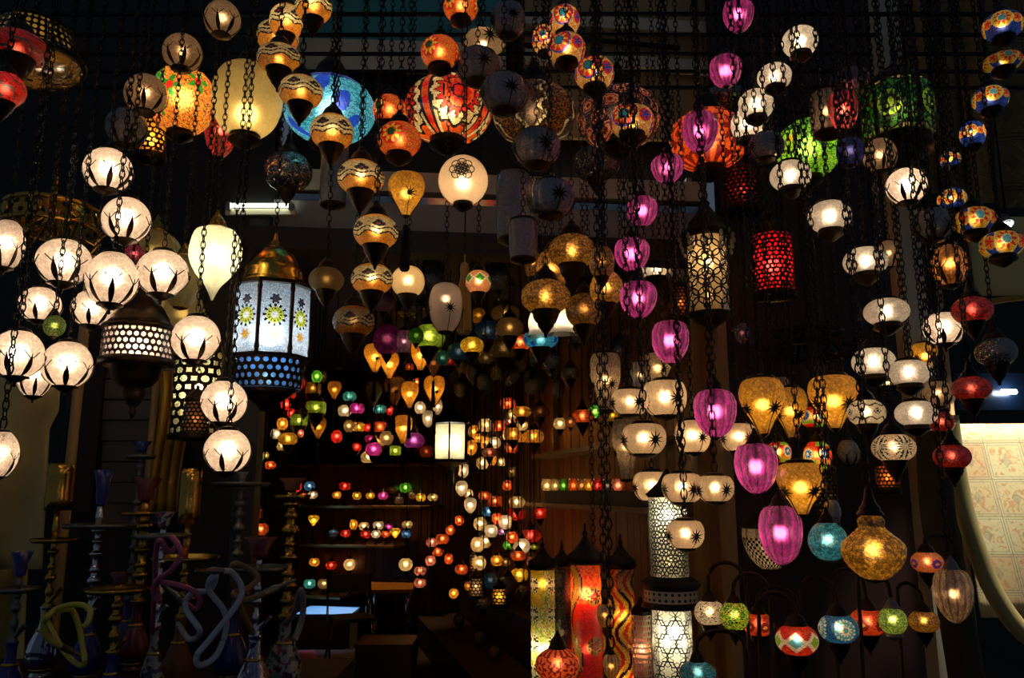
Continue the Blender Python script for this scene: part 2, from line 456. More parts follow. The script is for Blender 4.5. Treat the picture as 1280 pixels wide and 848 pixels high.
def pt_bluering(a, v, asp):
    d, i = near(a, 4, .1); q = math.hypot(d * prof_c(v), (v - .05) * asp); ph = math.atan2((v - .05) * asp, d)
    if q < .14: return C['sky']
    if q < .24: return C['white']
    if q < .36: return C['sky'] if math.cos(12 * ph) > 0 else C['white']
    if q < .46: return C['sky']
    if q < .58: return C['white'] if math.cos(16 * ph) > 0 else C['sky']
    return C['blue'] if random.random() < .5 else C['teal']
def pt_spots(ground, spot, n=5):
    def f(a, v, asp):
        d, i = near(a, n, .3); q = math.hypot(d * prof_c(v), (v + .1) * asp)
        if q < .12: return C['gold']
        if q < .34: return C[spot]
        return C[ground[0]] if random.random() < .6 else C[ground[1]]
    return f
def pt_darkgreen(a, v, asp):
    return C[random.choice(('lime', 'green', 'dgreen', 'lime', 'yellow', 'black'))]
def pt_crackwhite(a, v, asp):
    return C['white'] if random.random() < .72 else C[random.choice(('slate', 'tan', 'black'))]
def pt_multi(a, v, asp):
    d, i = near(a, 5, .2); q = math.hypot(d * prof_c(v), (v - .1) * asp); ph = math.atan2(v - .1, d)
    if q < .12: return C['white']
    if q < .3: return C['sky'] if math.cos(8 * ph) > 0 else C['blue']
    if q < .42: return C['cream']
    return C[('orange', 'red', 'lime', 'gold')[(i + int(v * 3)) % 4]]
def pt_bowl(a, v, asp):
    if v > .55: return C['white'] if int(a * 8) % 4 else C['tan']
    return C['black'] if (int((a + 9) * 9) + int((v + 9) * 7)) % 2 else C['white']
def pt_browncream(a, v, asp):
    t = math.cos(4 * a + .6) + .35 * math.cos(11 * v)
    if abs(t) < .12: return C['black']
    if t > .55: return C['orange'] if math.hypot((a + .9) * .8, v * asp) < .35 else C['brown']
    if t > .12: return C['cream'] if random.random() < .85 else C['tan']
    return C['brown'] if random.random() < .6 else C['dgold']
FLM = ('teal', 'yellow', 'red', 'blue'); FLO = ('dgreen', 'yellow', 'red', 'orange')
PAT = {'zig': pt_zig, 'flo': pt_flower(FLO, ('orange', 'gold'), n=3, R=.6, v0=.12, off=-.45), 'flm': pt_flower(FLM, ('gold', 'cream'), ('blue', 'red'), n=3, R=.62, v0=.12, off=-.35),
       'flr': pt_flower(('sky', 'red', 'yellow', 'cream'), ('blue', 'dblue'), ('red', 'gold'), n=4, R=.55, v0=.05, off=-.5),
       'mandala': pt_mandala(4, .62, ('red', 'red', 'cream'), 'cream', .24, 'orange', .62), 'blue': pt_blue, 'paisley': pt_paisley, 'redbig': pt_redbig, 'green': pt_green,
       'greenred': pt_greenred, 'greencream': pt_greencream, 'redbead': pt_redbead, 'wstar': pt_whitestar, 'wdia': pt_whitediamond, 'diamond': pt_diamond, 'bluering': pt_bluering,
       'redspot': pt_spots(('orange', 'red'), 'dred', 6), 'orangespot': pt_spots(('peach', 'orange'), 'purple', 4), 'darkgreen': pt_darkgreen, 'crackwhite': pt_crackwhite, 'multi': pt_multi, 'bowl': pt_bowl, 'browncream': pt_browncream,
       'gdia': lambda a, v, asp: (C['green'] if abs(near(a, 6)[0]) / .4 + abs(v - .2) / .4 < 1 else C['cream'] if abs(near(a, 6)[0]) / .4 + abs(v - .2) / .4 < 1.5 else C['peach'])}
SHIFT = {'zig': .3, 'flo': .12, 'flm': .12}
_sh = {}
def shade_mesh(shape, mat, pat, px, asp, rib=None):
    big = 2 if px >= 64 else 1 if px >= 26 else 0
    aq = round(asp * 4) / 4 if pat else 0
    key = (shape, mat, pat, big, aq, rib)
    if key in _sh: return _sh[key]
    seg, n = ((18, 11), (44, 24), (88, 46))[big]
    if pat: seg, n = ((26, 15), (84, 44), (150, 84))[big]
    if rib and big: seg = max(seg, rib[0] * 6)
    b = MB(); pr = SHAPES[shape](n); b.lathe(pr, seg, caps=False, rib=rib)
    me = b.mesh('shade', mat)
    if pat:
        random.seed(len(_sh) + 3); fn = PAT[pat]
        at = me.attributes.new('tint', 'FLOAT_COLOR', 'FACE'); buf = np.ones((len(b.f), 4), np.float32)
        k = 0
        for j in range(n - 1):
            v = (pr[j][1] + pr[j + 1][1]) / 2
            for i in range(seg):
                a = 2 * PI * (i + .5) / seg
                if a > PI: a -= 2 * PI
                buf[k, :3] = fn(a, v + SHIFT.get(pat, 0), max(.4, aq)); k += 1
        at.data.foreach_set('color', buf.ravel())
    _sh[key] = me
    return me

def once(key, fn, _c={}):
    if key not in _c: _c[key] = fn()
    return _c[key]
def ico(sub=2):
    import bmesh
    bm = bmesh.new(); bmesh.ops.create_icosphere(bm, subdivisions=sub, radius=1)
    v = [tuple(x.co) for x in bm.verts]; f = [tuple(q.index for q in p.verts) for p in bm.faces]; bm.free()
    return MB().add(v, f)
def bulb_mesh(mat): return once(('bulb', mat), lambda: ico(2).mesh('bulb', mat))
CAPS = {   # unit: radius 1 at the foot (z=0), rising
    'dome': [(1, 0), (1.06, .06), (1, .14), (.92, .2), (.85, .42), (.66, .68), (.42, .86), (.3, .96), (.32, 1.04), (.2, 1.12), (.12, 1.3), (.02, 1.34)],
    'spire': [(1, 0), (1.1, .05), (1, .15), (.8, .3), (.85, .4), (.6, .6), (.42, .9), (.3, 1.25), (.34, 1.35), (.18, 1.5), (.1, 1.8), (.02, 1.85)],
    'crown': [(1, -.08), (1.12, 0), (1.12, .1), (1.0, .14), (1.02, .22), (.7, .3), (.3, .36), (.14, .5), (.02, .55)],
    'flute': [(1.1, 0), (1.0, .12), (.86, .3), (.72, .6), (.5, .85), (.26, 1), (.26, 1.15), (.1, 1.25), (.02, 1.4)],
}
CUPS = {   # hanging down from z=0
    'cone': [(1, .1), (1.08, .02), (1.06, -.1), (.96, -.2), (.92, -.5), (.74, -.9), (.62, -1.0), (.56, -1.25), (.34, -1.55), (.3, -1.65), (.16, -1.8), (.12, -2.1), (.02, -2.2)],
    'ring': [(1, .1), (1.1, .04), (1.1, -.14), (1.0, -.2), (.8, -.34), (.4, -.46), (.14, -.55), (.02, -.6)],
    'basket': [(1.15, .18), (1.12, .0), (.98, -.25), (.75, -.5), (.4, -.68), (.2, -.72), (.14, -.95), (.2, -1.1), (.12, -1.25), (.02, -1.3)],
    'tip': [(1, .05), (1.05, -.05), (.7, -.4), (.3, -.8), (.02, -1.0)],
    'drum': [(1.0, .12), (1.05, .1), (1.05, -.35), (1.15, -.4), (1.1, -.5), (.8, -.7), (.5, -.95), (.25, -1.1), (.02, -1.2)],
}
def cap_mesh(t, mat, seg=18): return once(('cap', t, mat, seg), lambda: MB().lathe(CAPS[t], seg, rib=(seg // 2, .05) if t == 'flute' else None).mesh('cap', mat))
def cup_mesh(t, mat, seg=18): return once(('cup', t, mat, seg), lambda: MB().lathe(CUPS[t], seg).mesh('cup', mat))

def claw_mesh(shape, n=7):
    """cradle of pointed metal petals hugging the lower half of a globe"""
    def mk():
        b = MB()
        for k in range(n):
            a0 = 2 * PI * (k + .5) / n
            rows = 8; vs = []
            for i in range(rows):
                z = -1 + .95 * i / (rows - 1); t = i / (rows - 1)
                r = prof_r(shape, z) * 1.03 + .012
                wd = (.17 * math.sin(PI * min(1, t * .8 + .18)) * (1 - t) ** .6 + .008)
                for s in (-1, 0, 1):
                    a = a0 + s * wd; rr = r + (.03 if s == 0 else 0)
                    vs.append((rr * math.sin(a), -rr * math.cos(a), z))
            fs = []
            for i in range(rows - 1):
                for s in (0, 1): fs.append((i * 3 + s, i * 3 + s + 1, i * 3 + s + 4, i * 3 + s + 3))
            b.add(vs, fs)
            # forked tip: two thin prongs
            for s in (-1, 1):
                pts = []
                for i in range(4):
                    z = -.25 + .3 * i / 3; a = a0 + s * (.05 + .09 * i); r = prof_r(shape, z) * 1.03 + .012
                    pts.append((r * math.sin(a), -r * math.cos(a), z))
                b.tube(pts, .022, 4)
        b.lathe([(prof_r(shape, -.97) * 1.2, -.97), (prof_r(shape, -.97) * 1.25, -1.02), (.1, -1.05)], 14)
        return b.mesh('claw_cradle', 'bronze')
    return once(('claw', shape, n), mk)
def star_mesh():
    def mk():
        b = MB(); n = 10; vs = [(0, 0, .12)]
        for i in range(2 * n):
            a = PI * i / n; r = 1.0 if i % 2 == 0 else .26
            vs.append((r * math.sin(a), r * math.cos(a), .0 if i % 2 == 0 else .07))
        fs = [(0, 1 + (i + 1) % (2 * n), 1 + i) for i in range(2 * n)]
        b.add(vs, fs)
        vs2 = [(x, y, -z - .02) for x, y, z in vs]; b.add(vs2, [tuple(reversed(q)) for q in fs])
        return b.mesh('star_ornament', 'iron')
    return once('star', mk)
def wires_mesh(shape, zt=-.1, n=4):
    def mk():
        b = MB()
        for k in range(n):
            a = 2 * PI * k / n + .35; pts = []
            for i in range(7):
                z = zt + (-1 - zt) * i / 6; r = prof_r(shape, z) * 1.02 + .02
                pts.append((r * math.sin(a), -r * math.cos(a), z))
            b.tube(pts, .022, 4)
        return b.mesh('wire_arms', 'iron')
    return once(('wires', shape, zt, n), mk)
LINK = None
def chain_mesh(length, pitch, thick, mat='iron'):
    n = max(1, int(round(length / pitch))); key = ('chain', n, round(pitch, 4), mat)
    def mk():
        seg = 8; ring = []
        l, wd = pitch * .72, pitch * .36
        for flip in (0, 1):
            vs = []
            for i in range(seg):
                a = 2 * PI * i / seg
                for j in range(3):
                    q = 2 * PI * j / 3
                    x = (wd + thick * math.cos(q)) * math.sin(a); z = (l + thick * math.cos(q)) * math.cos(a); y = thick * math.sin(q)
                    vs.append((x, y, z) if not flip else (y, x, z))
            ring.append(np.array(vs))
        fs = np.array([(i * 3 + j, ((i + 1) % seg) * 3 + j, ((i + 1) % seg) * 3 + (j + 1) % 3, i * 3 + (j + 1) % 3) for i in range(seg) for j in range(3)])
        V = []; Fq = []
        for k in range(n):
            V.append(ring[k % 2] + np.array((0, 0, (k + .5) * pitch))); Fq.append(fs + k * seg * 3)
        V = np.concatenate(V); Fq = np.concatenate(Fq)
        me = bpy.data.meshes.new('chain'); me.from_pydata(V.tolist(), [], Fq.tolist()); me.materials.append(MT[mat]); me.shade_smooth()
        return me
    return once(key, mk), n * pitch
def rod_mesh(): return once('rod', lambda: MB().lathe([(1, 0), (1, 1)], 5).mesh('rod', 'iron'))
def tassel_mesh(mat):
    def mk():
        b = MB(); b.lathe([(.05, 0), (.05, -.1), (.3, -.12), (.42, -.2), (.3, -.28), (.34, -.3), (.36, -.34)], 12)
        for k in range(16):
            a = 2 * PI * k / 16
            b.tube([(.2 * math.sin(a), -.2 * math.cos(a), -.28), (.4 * math.sin(a), -.4 * math.cos(a), -.5), (.52 * math.sin(a), -.52 * math.cos(a), -1)], .13, 4)
        b.lathe([(.3, -.3), (.42, -.99)], 12)
        return b.mesh('tassel', mat)
    return once(('tassel', mat), mk)

# ------------------------------------------------------------------ rails and ceilings that chains hang from
RAILS = [1.85 + .16 * i for i in range(13)]
RAIL_Z = 3.62
CEIL_Z = 2.98
FAC_Y = 3.95
PLACED = []                     # (x, y, z, r, half height incl. fittings, chain top or None)
def hang_z(Y): return RAIL_Z if Y < FAC_Y else CEIL_Z
def collides(c, r, h, top):
    for (x, y, z, r2, h2, t2) in PLACED:
        d = math.hypot(c.x - x, c.y - y)
        if (d / (r + r2)) ** 2 + ((c.z - z) / (h + h2)) ** 2 < .98: return True
        if top and z > c.z and d < r2 * 1.06 + .012: return True
        if t2 and z < c.z and d < r * 1.06 + .012: return True
    return False
def true_h(w_, h_, py):
    """real height of a round shade seen from below at the row's elevation"""
    al = TH + math.atan((424 - py) / F); k = h_ * h_ - (w_ * math.sin(al)) ** 2
    return max(w_ * .42, math.sqrt(max(0, k)) / math.cos(al))
def settle(px, py, wpx, hpx, Y, hang=True, clear=1.35):
    """keep the pixel, pick the nearest free depth (snapped to a rail outside, free inside)"""
    if Y < FAC_Y:
        i0 = min(range(13), key=lambda i: abs(RAILS[i] - Y)); seq = [i0]
        for k in range(1, 9): seq += [i0 - k, i0 + k]
        cand = [RAILS[i] for i in seq if 0 <= i < 13]
    else:
        cand = [Y]
        for k in range(1, 14): cand += [Y - k * .07, Y + k * .07]
        cand = [q for q in cand if q > 4.25]
    for q in cand:
        c = P(px, py, q); m = M(q, py); r, h = wpx * m / 2, true_h(wpx, hpx, py) * m / 2
        if c.z + h * 1.6 > hang_z(q): continue
        if not collides(c, r, h * clear, hang): break
    else: q = Y; c = P(px, py, q); m = M(q, py); r, h = wpx * m / 2, true_h(wpx, hpx, py) * m / 2
    PLACED.append((c.x, c.y, c.z, r, h * clear, hang_z(q) if hang else None))
    return c, r, h, q

ST = {   # style: shape, material, pattern, tint, bulb, cap, cup, extras
    'clr': dict(shape='globe', mat='clear', col='#ffe6d2', bulb='bulb_white', cap='crown', cup='basket', claw=True, br=.27, name='globe_lamp'),
    'clrd': dict(shape='globe', mat='clear', col='#f4d8be', bulb='bulb_dim', cap='crown', cup='ring', claw=True, name='globe_lamp', br=.2),
    'clru': dict(shape='globe', mat='smoke', col='#b8aca6', bulb=None, cap='crown', cup='ring', claw=True, name='globe_lamp'),
    'oval': dict(shape='oblate', mat='clear', col='#fff0dc', bulb='bulb_white', cap='crown', cup='drum', name='oval_lamp', br=.24),
    'ovalw': dict(shape='oblate', mat='clear', col='#f4dcc0', bulb='bulb_warm', cap='crown', cup='cone', name='oval_lamp', br=.22),
    'mel': dict(shape='melon', mat='melon', col='#ffe2c4', bulb='bulb_warm', cap='crown', cup='ring', star=True, rib=(14, .025), name='melon_lamp', br=.24),
    'melu': dict(shape='melon', mat='smoke', col='#b4aaa8', bulb=None, cap='crown', cup='ring', star=True, rib=(14, .03), name='melon_lamp'),
    'pear': dict(shape='pear', mat='crackle2', col='#e2a428', bulb='bulb_warm', cap='crown', cup='tip', star=True, name='pear_lamp', br=.22),
    'pearu': dict(shape='pear', mat='crackle2', col='#a08a4c', bulb=None, cap='crown', cup='tip', star=True, name='pear_lamp'),
    'vase': dict(shape='vase', mat='crackle2', col='#f6dcbc', bulb='bulb_dim', cap='crown', cup='ring', star=True, name='vase_lamp', br=.24),
    'prp': dict(shape='egg', mat='ribbed', col='#cc10bc', bulb='bulb_warm', cap='dome', cup='tip', rib=(12, .06), name='egg_lamp', br=.3),
    'prpu': dict(shape='egg', mat='ribbed', col='#8a3080', bulb='bulb_low', cap='dome', cup='tip', rib=(12, .035), name='egg_lamp'),
    'gold': dict(shape='oblate', mat='crackle', col='#f4b030', bulb='bulb_warm', cap='dome', cup='cone', name='crackle_lamp', br=.18),
    'goldd': dict(shape='oblate', mat='crackle', col='#e0a030', bulb='bulb_dim', cap='dome', cup='cone', name='crackle_lamp', br=.18),
    'redc': dict(shape='oblate', mat='crackle', col='#e01c10', bulb='bulb_warm', cap='spire', cup='cone', name='crackle_lamp', br=.16),
    'bluec': dict(shape='globe', mat='crackle', col='#2aa4d8', bulb='bulb_warm', cap='dome', cup='ring', name='crackle_lamp'),
}
MT['crackle2'] = glass('crackled_amber_glass', 0.92, 0.12, 0.45, 10.0, jitter=0.5, gloss=0.4, lobe=0.4)
def mos(pat, bulb='bulb_warm', shape='oblate', cap='dome', cup='cone', col='#ffffff', **k):
    return dict(shape=shape, mat='mosaic', pat=pat, col=col, bulb=bulb, cap=cap, cup=cup, name='mosaic_lamp', **k)
for p_ in ('zig', 'flo', 'flm', 'flr', 'redbead', 'redspot', 'orangespot', 'wstar', 'wdia', 'diamond', 'bluering', 'darkgreen', 'crackwhite', 'multi', 'gdia'): ST[p_] = mos(p_)
for p_ in ('flo', 'flm', 'flr'): ST[p_]['cup'] = 'drum'
ST['zigu'] = mos('zig', 'bulb_low')
for p_ in ('mandala', 'blue', 'paisley', 'redbig', 'green', 'greenred', 'browncream'): ST['big_' + p_] = mos(p_, shape='globe', cup='drum', br=.2)
ST['big_blue'].update(bulb='bulb_white', br=.28); ST['big_greenred'].update(br=.28); ST['big_green'].update(br=.26); ST['big_redbig'].update(br=.26); ST['big_mandala'].update(br=.26)
for p_ in ('big_paisley', 'big_browncream'): ST[p_].update(br=.16)
ST['flr']['br'] = .2

def lamp(label, px, py, wpx, hpx, Y, st, cat='lamp', group=None, hang=True, tassel=None, spot=None, name=None):
    """spot: a fixed point to hang at (instead of pixel + depth)"""
    s = ST[st] if isinstance(st, str) else st
    if spot is not None: c, r, h, q = spot
    else: c, r, h, q = settle(px, py, wpx, hpx, Y, hang, 2.4 if tassel else 1.35)
    big = wpx >= 26
    root = thing(name or s['name'], label, cat, (c.x, c.y, c.z - h), group, rz=0.0)
    up = (0, 0, h)
    sh = shade_mesh(s['shape'], s['mat'], s.get('pat'), wpx, h / r, s.get('rib') if big else None)
    col = L4(s['col'])
    put('shade', sh, root, up, (0, 0, rng.uniform(-.3, .3)), (r, r, h), col)
    rt, rb = prof_r(s['shape'], 1) * r, prof_r(s['shape'], -1) * r
    seg = 18 if big else 10
    cm = s.get('metal', 'bronze')
    ch = r * (.75 if s['cap'] in ('dome', 'spire', 'flute') else .6)
    cr = max(rt * 1.02, r * .4)
    put('cap', cap_mesh(s['cap'], cm, seg), root, (0, 0, 2 * h - .01 * h), sc=(cr, cr, ch * .8))
    if s.get('cup'):
        kr = max(rb * 1.02, r * .2)
        put('cup', cup_mesh(s['cup'], cm, seg), root, (0, 0, .02 * h), sc=(kr, kr, kr * .9))
    bm = s['bulb']
    zb = h * (1 + s.get('bz', .08)); br = min(r, h) * s.get('br', .22)
    put('bulb', bulb_mesh(bm or 'bulb_off'), root, (0, 0, zb), sc=(br if bm else .13 * r,) * 3)
    put('socket', once('sock', lambda: MB().lathe([(.5, 0), (.5, .6), (.3, .7), (.3, 1)], 8).mesh('socket', 'bronze')), root, (0, 0, zb + br * .8), sc=(br, br, max(.01, 2 * h - zb - br * .8)))
    if big and s.get('claw'):
        put('claw_cradle', claw_mesh(s['shape']), root, up, (0, 0, rng.uniform(0, 1)), (r * 1.01, r * 1.01, h))
    if big and s.get('star'):
        put('wire_arms', wires_mesh(s['shape']), root, up, sc=(r, r, h))
        for k in range(4):
            a = 2 * PI * k / 4 + .35; z = -.12
            rr = (prof_r(s['shape'], z) * 1.03 + .02) * r
            dz = (prof_r(s['shape'], z - .1) - prof_r(s['shape'], z + .1)) * r / (.2 * h)
            nrm = Vector((math.sin(a), -math.cos(a), dz)).normalized()
            e = nrm.to_track_quat('Z', 'Y').to_euler()
            put('star_ornament', star_mesh(), root, (rr * math.sin(a), -rr * math.cos(a), h + z * h), e, (r * .44,) * 3)
    if hang:
        z0 = 2 * h + ch * .8 * CAPS[s['cap']][-1][1] * .93; top = hang_z(q) - (c.z - h)
        if top > z0:
            if q < FAC_Y:
                pit = .021; me, ln = chain_mesh(top - z0, pit, .0022); put('chain', me, root, (0, 0, z0), sc=(1, 1, (top - z0) / ln))
            else: put('rod', rod_mesh(), root, (0, 0, z0), sc=(.004, .004, top - z0))
    if tassel:
        tl, tm, tw = tassel
        put('tassel', tassel_mesh(tm), root, (0, 0, -rb * .9), sc=(tw, tw, tl))
    return root

# ================================================================== the place
def line_pt(a, b, t): return Vector(a).lerp(Vector(b), t)
def boxm(d, mat, smooth=False): return MB().box((0, 0, 0), d).mesh('box', mat, smooth)
def slab(name, a, b, z0, z1, th, mat, label=None, parent=None):
    """upright slab whose visible face runs from a to b (plan), thickness behind"""
    a, b = Vector(a).to_3d(), Vector(b).to_3d(); d = b - a; ln = d.length; rz = math.atan2(d.y, d.x)
    nrm = Vector((-d.y, d.x, 0)).normalized(); c = (a + b) / 2 + nrm * th / 2
    return struct(name, boxm((ln, th, z1 - z0), mat), label, parent, loc=(c.x, c.y, (z0 + z1) / 2), rot=(0, 0, rz))

BL, BR = (-3.25, 10.35), (-.36, 9.65)        # back wall ends
RF = (1.08, 3.95)                            # front end of the right wall
LF = (-1.25, 3.95)
fl = struct('floor', boxm((9, 12.5, .1), 'redwood'), 'dark red floor of the lamp shop', loc=(0, 5.2, -.05))
slab('wall_back', BL, BR, 0, CEIL_Z, .1, 'black', 'back wall of dark upright planks')
slab('wall_right', BR, RF, 0, CEIL_Z, .1, 'black', 'right wall of pine planks')
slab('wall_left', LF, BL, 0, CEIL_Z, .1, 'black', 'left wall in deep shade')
def planks(wall, a, b, z0, z1, wd, mat, off=.012):
    w_ = bpy.data.objects[wall]; a, b = Vector(a).to_3d(), Vector(b).to_3d(); d = b - a; ln = d.length; n = int(ln / wd)
    me = boxm((wd - .008, .02, z1 - z0), mat); inv = w_.matrix_basis.inverted(); rz = math.atan2(d.y, d.x)
    nr = Vector((d.y, -d.x, 0)).normalized()
    for i in range(n):
        p = a + d * ((i + .5) / n) + nr * (off * (.7 + .5 * rng.random()))
        q = inv @ Vector((p.x, p.y, (z0 + z1) / 2)); put('plank', me, w_, q)
planks('wall_back', BL, BR, 0, CEIL_Z, .11, 'plank_dark')
planks('wall_right', BR, RF, 0, CEIL_Z, .1, 'plank')
struct('ceiling', boxm((6.5, 6.6, .06), 'black'), 'dark interior ceiling over the lamps', loc=(-.9, FAC_Y + .08 + 3.3, CEIL_Z + .03))
# front piers left and right of the opening
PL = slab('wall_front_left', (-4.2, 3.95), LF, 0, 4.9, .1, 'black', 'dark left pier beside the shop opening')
PR = slab('wall_front_right', RF, (1.95, 3.95), 0, 4.9, .1, 'redwood', 'dark wooden right pier beside the shop opening')
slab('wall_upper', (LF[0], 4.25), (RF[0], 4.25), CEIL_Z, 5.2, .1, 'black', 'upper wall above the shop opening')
def panel_px(name, x0, y0, x1, y1, Y, mat, th=.03, parent=None, label=None, cat=None, tilt=0.0):
    a, b = P(x0, (y0 + y1) / 2, Y), P(x1, (y0 + y1) / 2, Y); zt, zb = P((x0 + x1) / 2, y0, Y).z, P((x0 + x1) / 2, y1, Y).z
    o = put(name, boxm((b.x - a.x, th, zt - zb), mat), None, ((a.x + b.x) / 2, Y, (zt + zb) / 2), (0, tilt, 0))
    if label:
        if cat: tag(o, label, cat)
        else: o['kind'] = 'structure'; o['label'] = label
    return o
panel_px('wall_teal', 140, -60, 330, 150, 4.2, 'teal', label='teal plaster above the left lamps')
panel_px('wall_teal_band', 350, -60, 640, 62, 4.19, 'teal', label='teal plaster band above the opening')
panel_px('wall_cream_band', 330, 52, 640, 90, 4.17, 'cream', label='cream plaster band under the teal', tilt=.03)
panel_px('wall_tan', 655, -60, 905, 175, 4.18, 'tan', label='tan plaster above the opening', tilt=.02)
panel_px('wall_tan_side', 905, -60, 1130, 200, 4.21, 'plank_dark', label='dark boarding above the right pier')
panel_px('trim_1', 655, 30, 1100, 44, 4.1, 'cream', .05, label='cream moulding strip across the tan wall', tilt=.06)
panel_px('trim_2', 655, 78, 1100, 92, 4.11, 'cream', .05, label='lower cream moulding strip across the tan wall', tilt=.07)
# roller-shutter header over the opening
panel_px('trim_3', 270, 222, 880, 246, 4.06, 'cream', .1, label='pale header strip above the opening', tilt=.035)
panel_px('trim_4', 270, 262, 880, 300, 4.05, 'fascia', .12, label='grey header fascia above the opening', tilt=.035)
panel_px('trim_5', 270, 250, 880, 258, 4.02, 'chrome', .03, label='shiny metal edge of the header', tilt=.035)
panel_px('trim_6', 262, 296, 890, 322, 3.99, 'black', .14, label='black beam over the opening', tilt=.035)
# ---- rails the front lamps hang from
for i, y in enumerate(RAILS):
    r_ = put('hanging_rail', once('rail', lambda: boxm((6.4, .014, .014), 'iron')), None, (0, y, RAIL_Z + .007))
    tag(r_, 'black iron rail overhead, %s counting from the shop front' % ('first', 'second', 'third', 'fourth', 'fifth', 'sixth', 'seventh', 'eighth', 'ninth', 'tenth', 'eleventh', 'twelfth', 'thirteenth')[12 - i], 'rail', 'iron hanging rails')
for x, nm in ((-3.19, 'left'), (0, 'middle'), (3.19, 'right')):
    tag(put('cross_beam', once('xbeam', lambda: boxm((.06, 2.44, .05), 'iron')), None, (x, 2.81, RAIL_Z + .039)), 'black iron cross beam above the rails, %s one' % nm, 'beam', 'iron cross beams')
# two slanting bars seen against the tan wall
for (x0, y0, x1, y1, lb) in ((655, 42, 850, 60, 'upper'), (655, 56, 900, 92, 'lower')):
    a, b = P(x0, y0, 4.13), P(x1, y1, 4.13)
    tag(put('slanting_bar', MB().tube([a, b], .014, 6).mesh('slanting_bar', 'iron')), '%s black slanting bar before the tan wall' % lb, 'bar', 'slanting bars')

# ---- perforated metal
def perf(b, nu, nv, fn, hole=.72, offset=True, n=8, starry=0):
    for j in range(nv):
        for i in range(nu):
            sh = .5 if (offset and j % 2) else 0
            def q(x, y): return fn((i + sh + x) / nu, (j + y) / nv)
            outer = [(0, 0), (.5, 0), (1, 0), (1, .5), (1, 1), (.5, 1), (0, 1), (0, .5)]
            inner = []
            for k in range(8):
                a = PI * 5 / 4 + PI / 4 * k; hr = hole / 2 * (.62 if (starry and (i + j) % starry == 0 and k % 2) else 1)
                inner.append((.5 + hr * math.cos(a), .5 + hr * math.sin(a)))
            vs = [q(*p) for p in outer] + [q(*p) for p in inner]
            b.add(vs, [(k, (k + 1) % 8, 8 + (k + 1) % 8, 8 + k) for k in range(8)])
    return b
def cylmap(r0, z0, r1, z1, n=0):
    def f(u, v):
        a = 2 * PI * u; r = r0 + (r1 - r0) * v
        if n: s = 2 * PI / n; r = r * math.cos(s / 2) / math.cos((a % s) - s / 2)
        return (r * math.sin(a), -r * math.cos(a), z0 + (z1 - z0) * v)
    return f
def rings(b, r, z0, z1, nu, nv, rad, wd=.12, N=18, star=0.0):
    """overlapping metal rings laid on a cylinder"""
    for j in range(nv):
        for i in range(nu):
            a0 = 2 * PI * (i + .5 * (j % 2)) / nu; zc = z0 + (z1 - z0) * (j + .5) / nv; vs = []
            for k in range(N):
                q = 2 * PI * k / N
                for e in ((1 - wd) * (1 - star * (k % 2)), (1 + wd) * (1 - star * (k % 2))):
                    a = a0 + rad * e * math.cos(q) / r; vs.append((r * math.sin(a), -r * math.cos(a), min(z1, max(z0, zc + rad * e * math.sin(q)))))
            b.add(vs, [(2 * k, 2 * k + 1, (2 * k + 3) % (2 * N), (2 * k + 2) % (2 * N)) for k in range(N)])
    return b
def liner(root, r, z0, z1, col, mat='frost', seg=28):
    me = once(('liner', mat, seg), lambda: MB().lathe([(1, 0), (1, .25), (1, .5), (1, .75), (1, 1)], seg, caps=False).mesh('glass_liner', mat))
    return put('glass_liner', me, root, (0, 0, z0), sc=(r, r, z1 - z0), color=L4(col))
def bulb(root, z, r, mat): put('bulb', bulb_mesh(mat), root, (0, 0, z), sc=(r,) * 3)
def chain_to(root, base, z0, Y):
    top = hang_z(Y) - base.z
    if top > z0:
        me, ln = chain_mesh(top - z0, .021, .0022); put('chain', me, root, (0, 0, z0), sc=(1, 1, (top - z0) / ln))
def block(px, y0, y1, wpx, Y, hang=True):
    c = P(px, (y0 + y1) / 2, Y); m = M(Y, (y0 + y1) / 2)
    PLACED.append((c.x, c.y, c.z, wpx * m / 2, (y1 - y0) * m / 2, hang_z(Y) if hang else None))
    return P(px, y1, Y), m

# big octagonal mosaic lantern
Y = RAILS[7]; base, m = block(333, 300, 500, 100, Y)
root = thing('octagonal_lantern', 'large brass octagonal lantern with white mosaic panels and yellow flowers', 'lantern', base)
H0, H1, H2, H3, H4 = 12 * m, 48 * m, 52 * m, 138 * m, 142 * m; R = 50 * m
put('bottom_bowl', MB().lathe([(.02, -14 * m), (10 * m, -8 * m), (26 * m, 4 * m), (38 * m, H0)], 24).mesh('bowl', 'bronze'), root)
put('perforated_band', perf(MB(), 28, 4, cylmap(40 * m, H0, 46 * m, H1), .66).mesh('band', 'bronze'), root)
liner(root, 38 * m, H0, H1, '#58a0e8')
put('lower_ring', MB().lathe([(44 * m, H1), (52 * m, H1), (53 * m, H2), (44 * m, H2)], 8, caps=False).mesh('ring', 'bronze', False), root)
put('upper_ring', MB().lathe([(44 * m, H3), (54 * m, H3), (55 * m, H4), (40 * m, H4 + 4 * m)], 8).mesh('ring', 'bronze', False), root)
for k in range(8):
    a = PI / 4 * k
    put('post', once('octpost', lambda: MB().lathe([(3 * m, 0), (2.6 * m, 3 * m), (3.4 * m, 6 * m), (2.4 * m, 12 * m), (2.4 * m, H3 - H2 - 12 * m), (3.4 * m, H3 - H2 - 6 * m), (2.6 * m, H3 - H2 - 3 * m), (3 * m, H3 - H2)], 8).mesh('post', 'bronze')), root, (R * math.sin(a), -R * math.cos(a), H2))
pw = R * math.cos(PI / 8) * math.tan(PI / 8) * 2 - 5 * m; ph = H3 - H2 - 2 * m
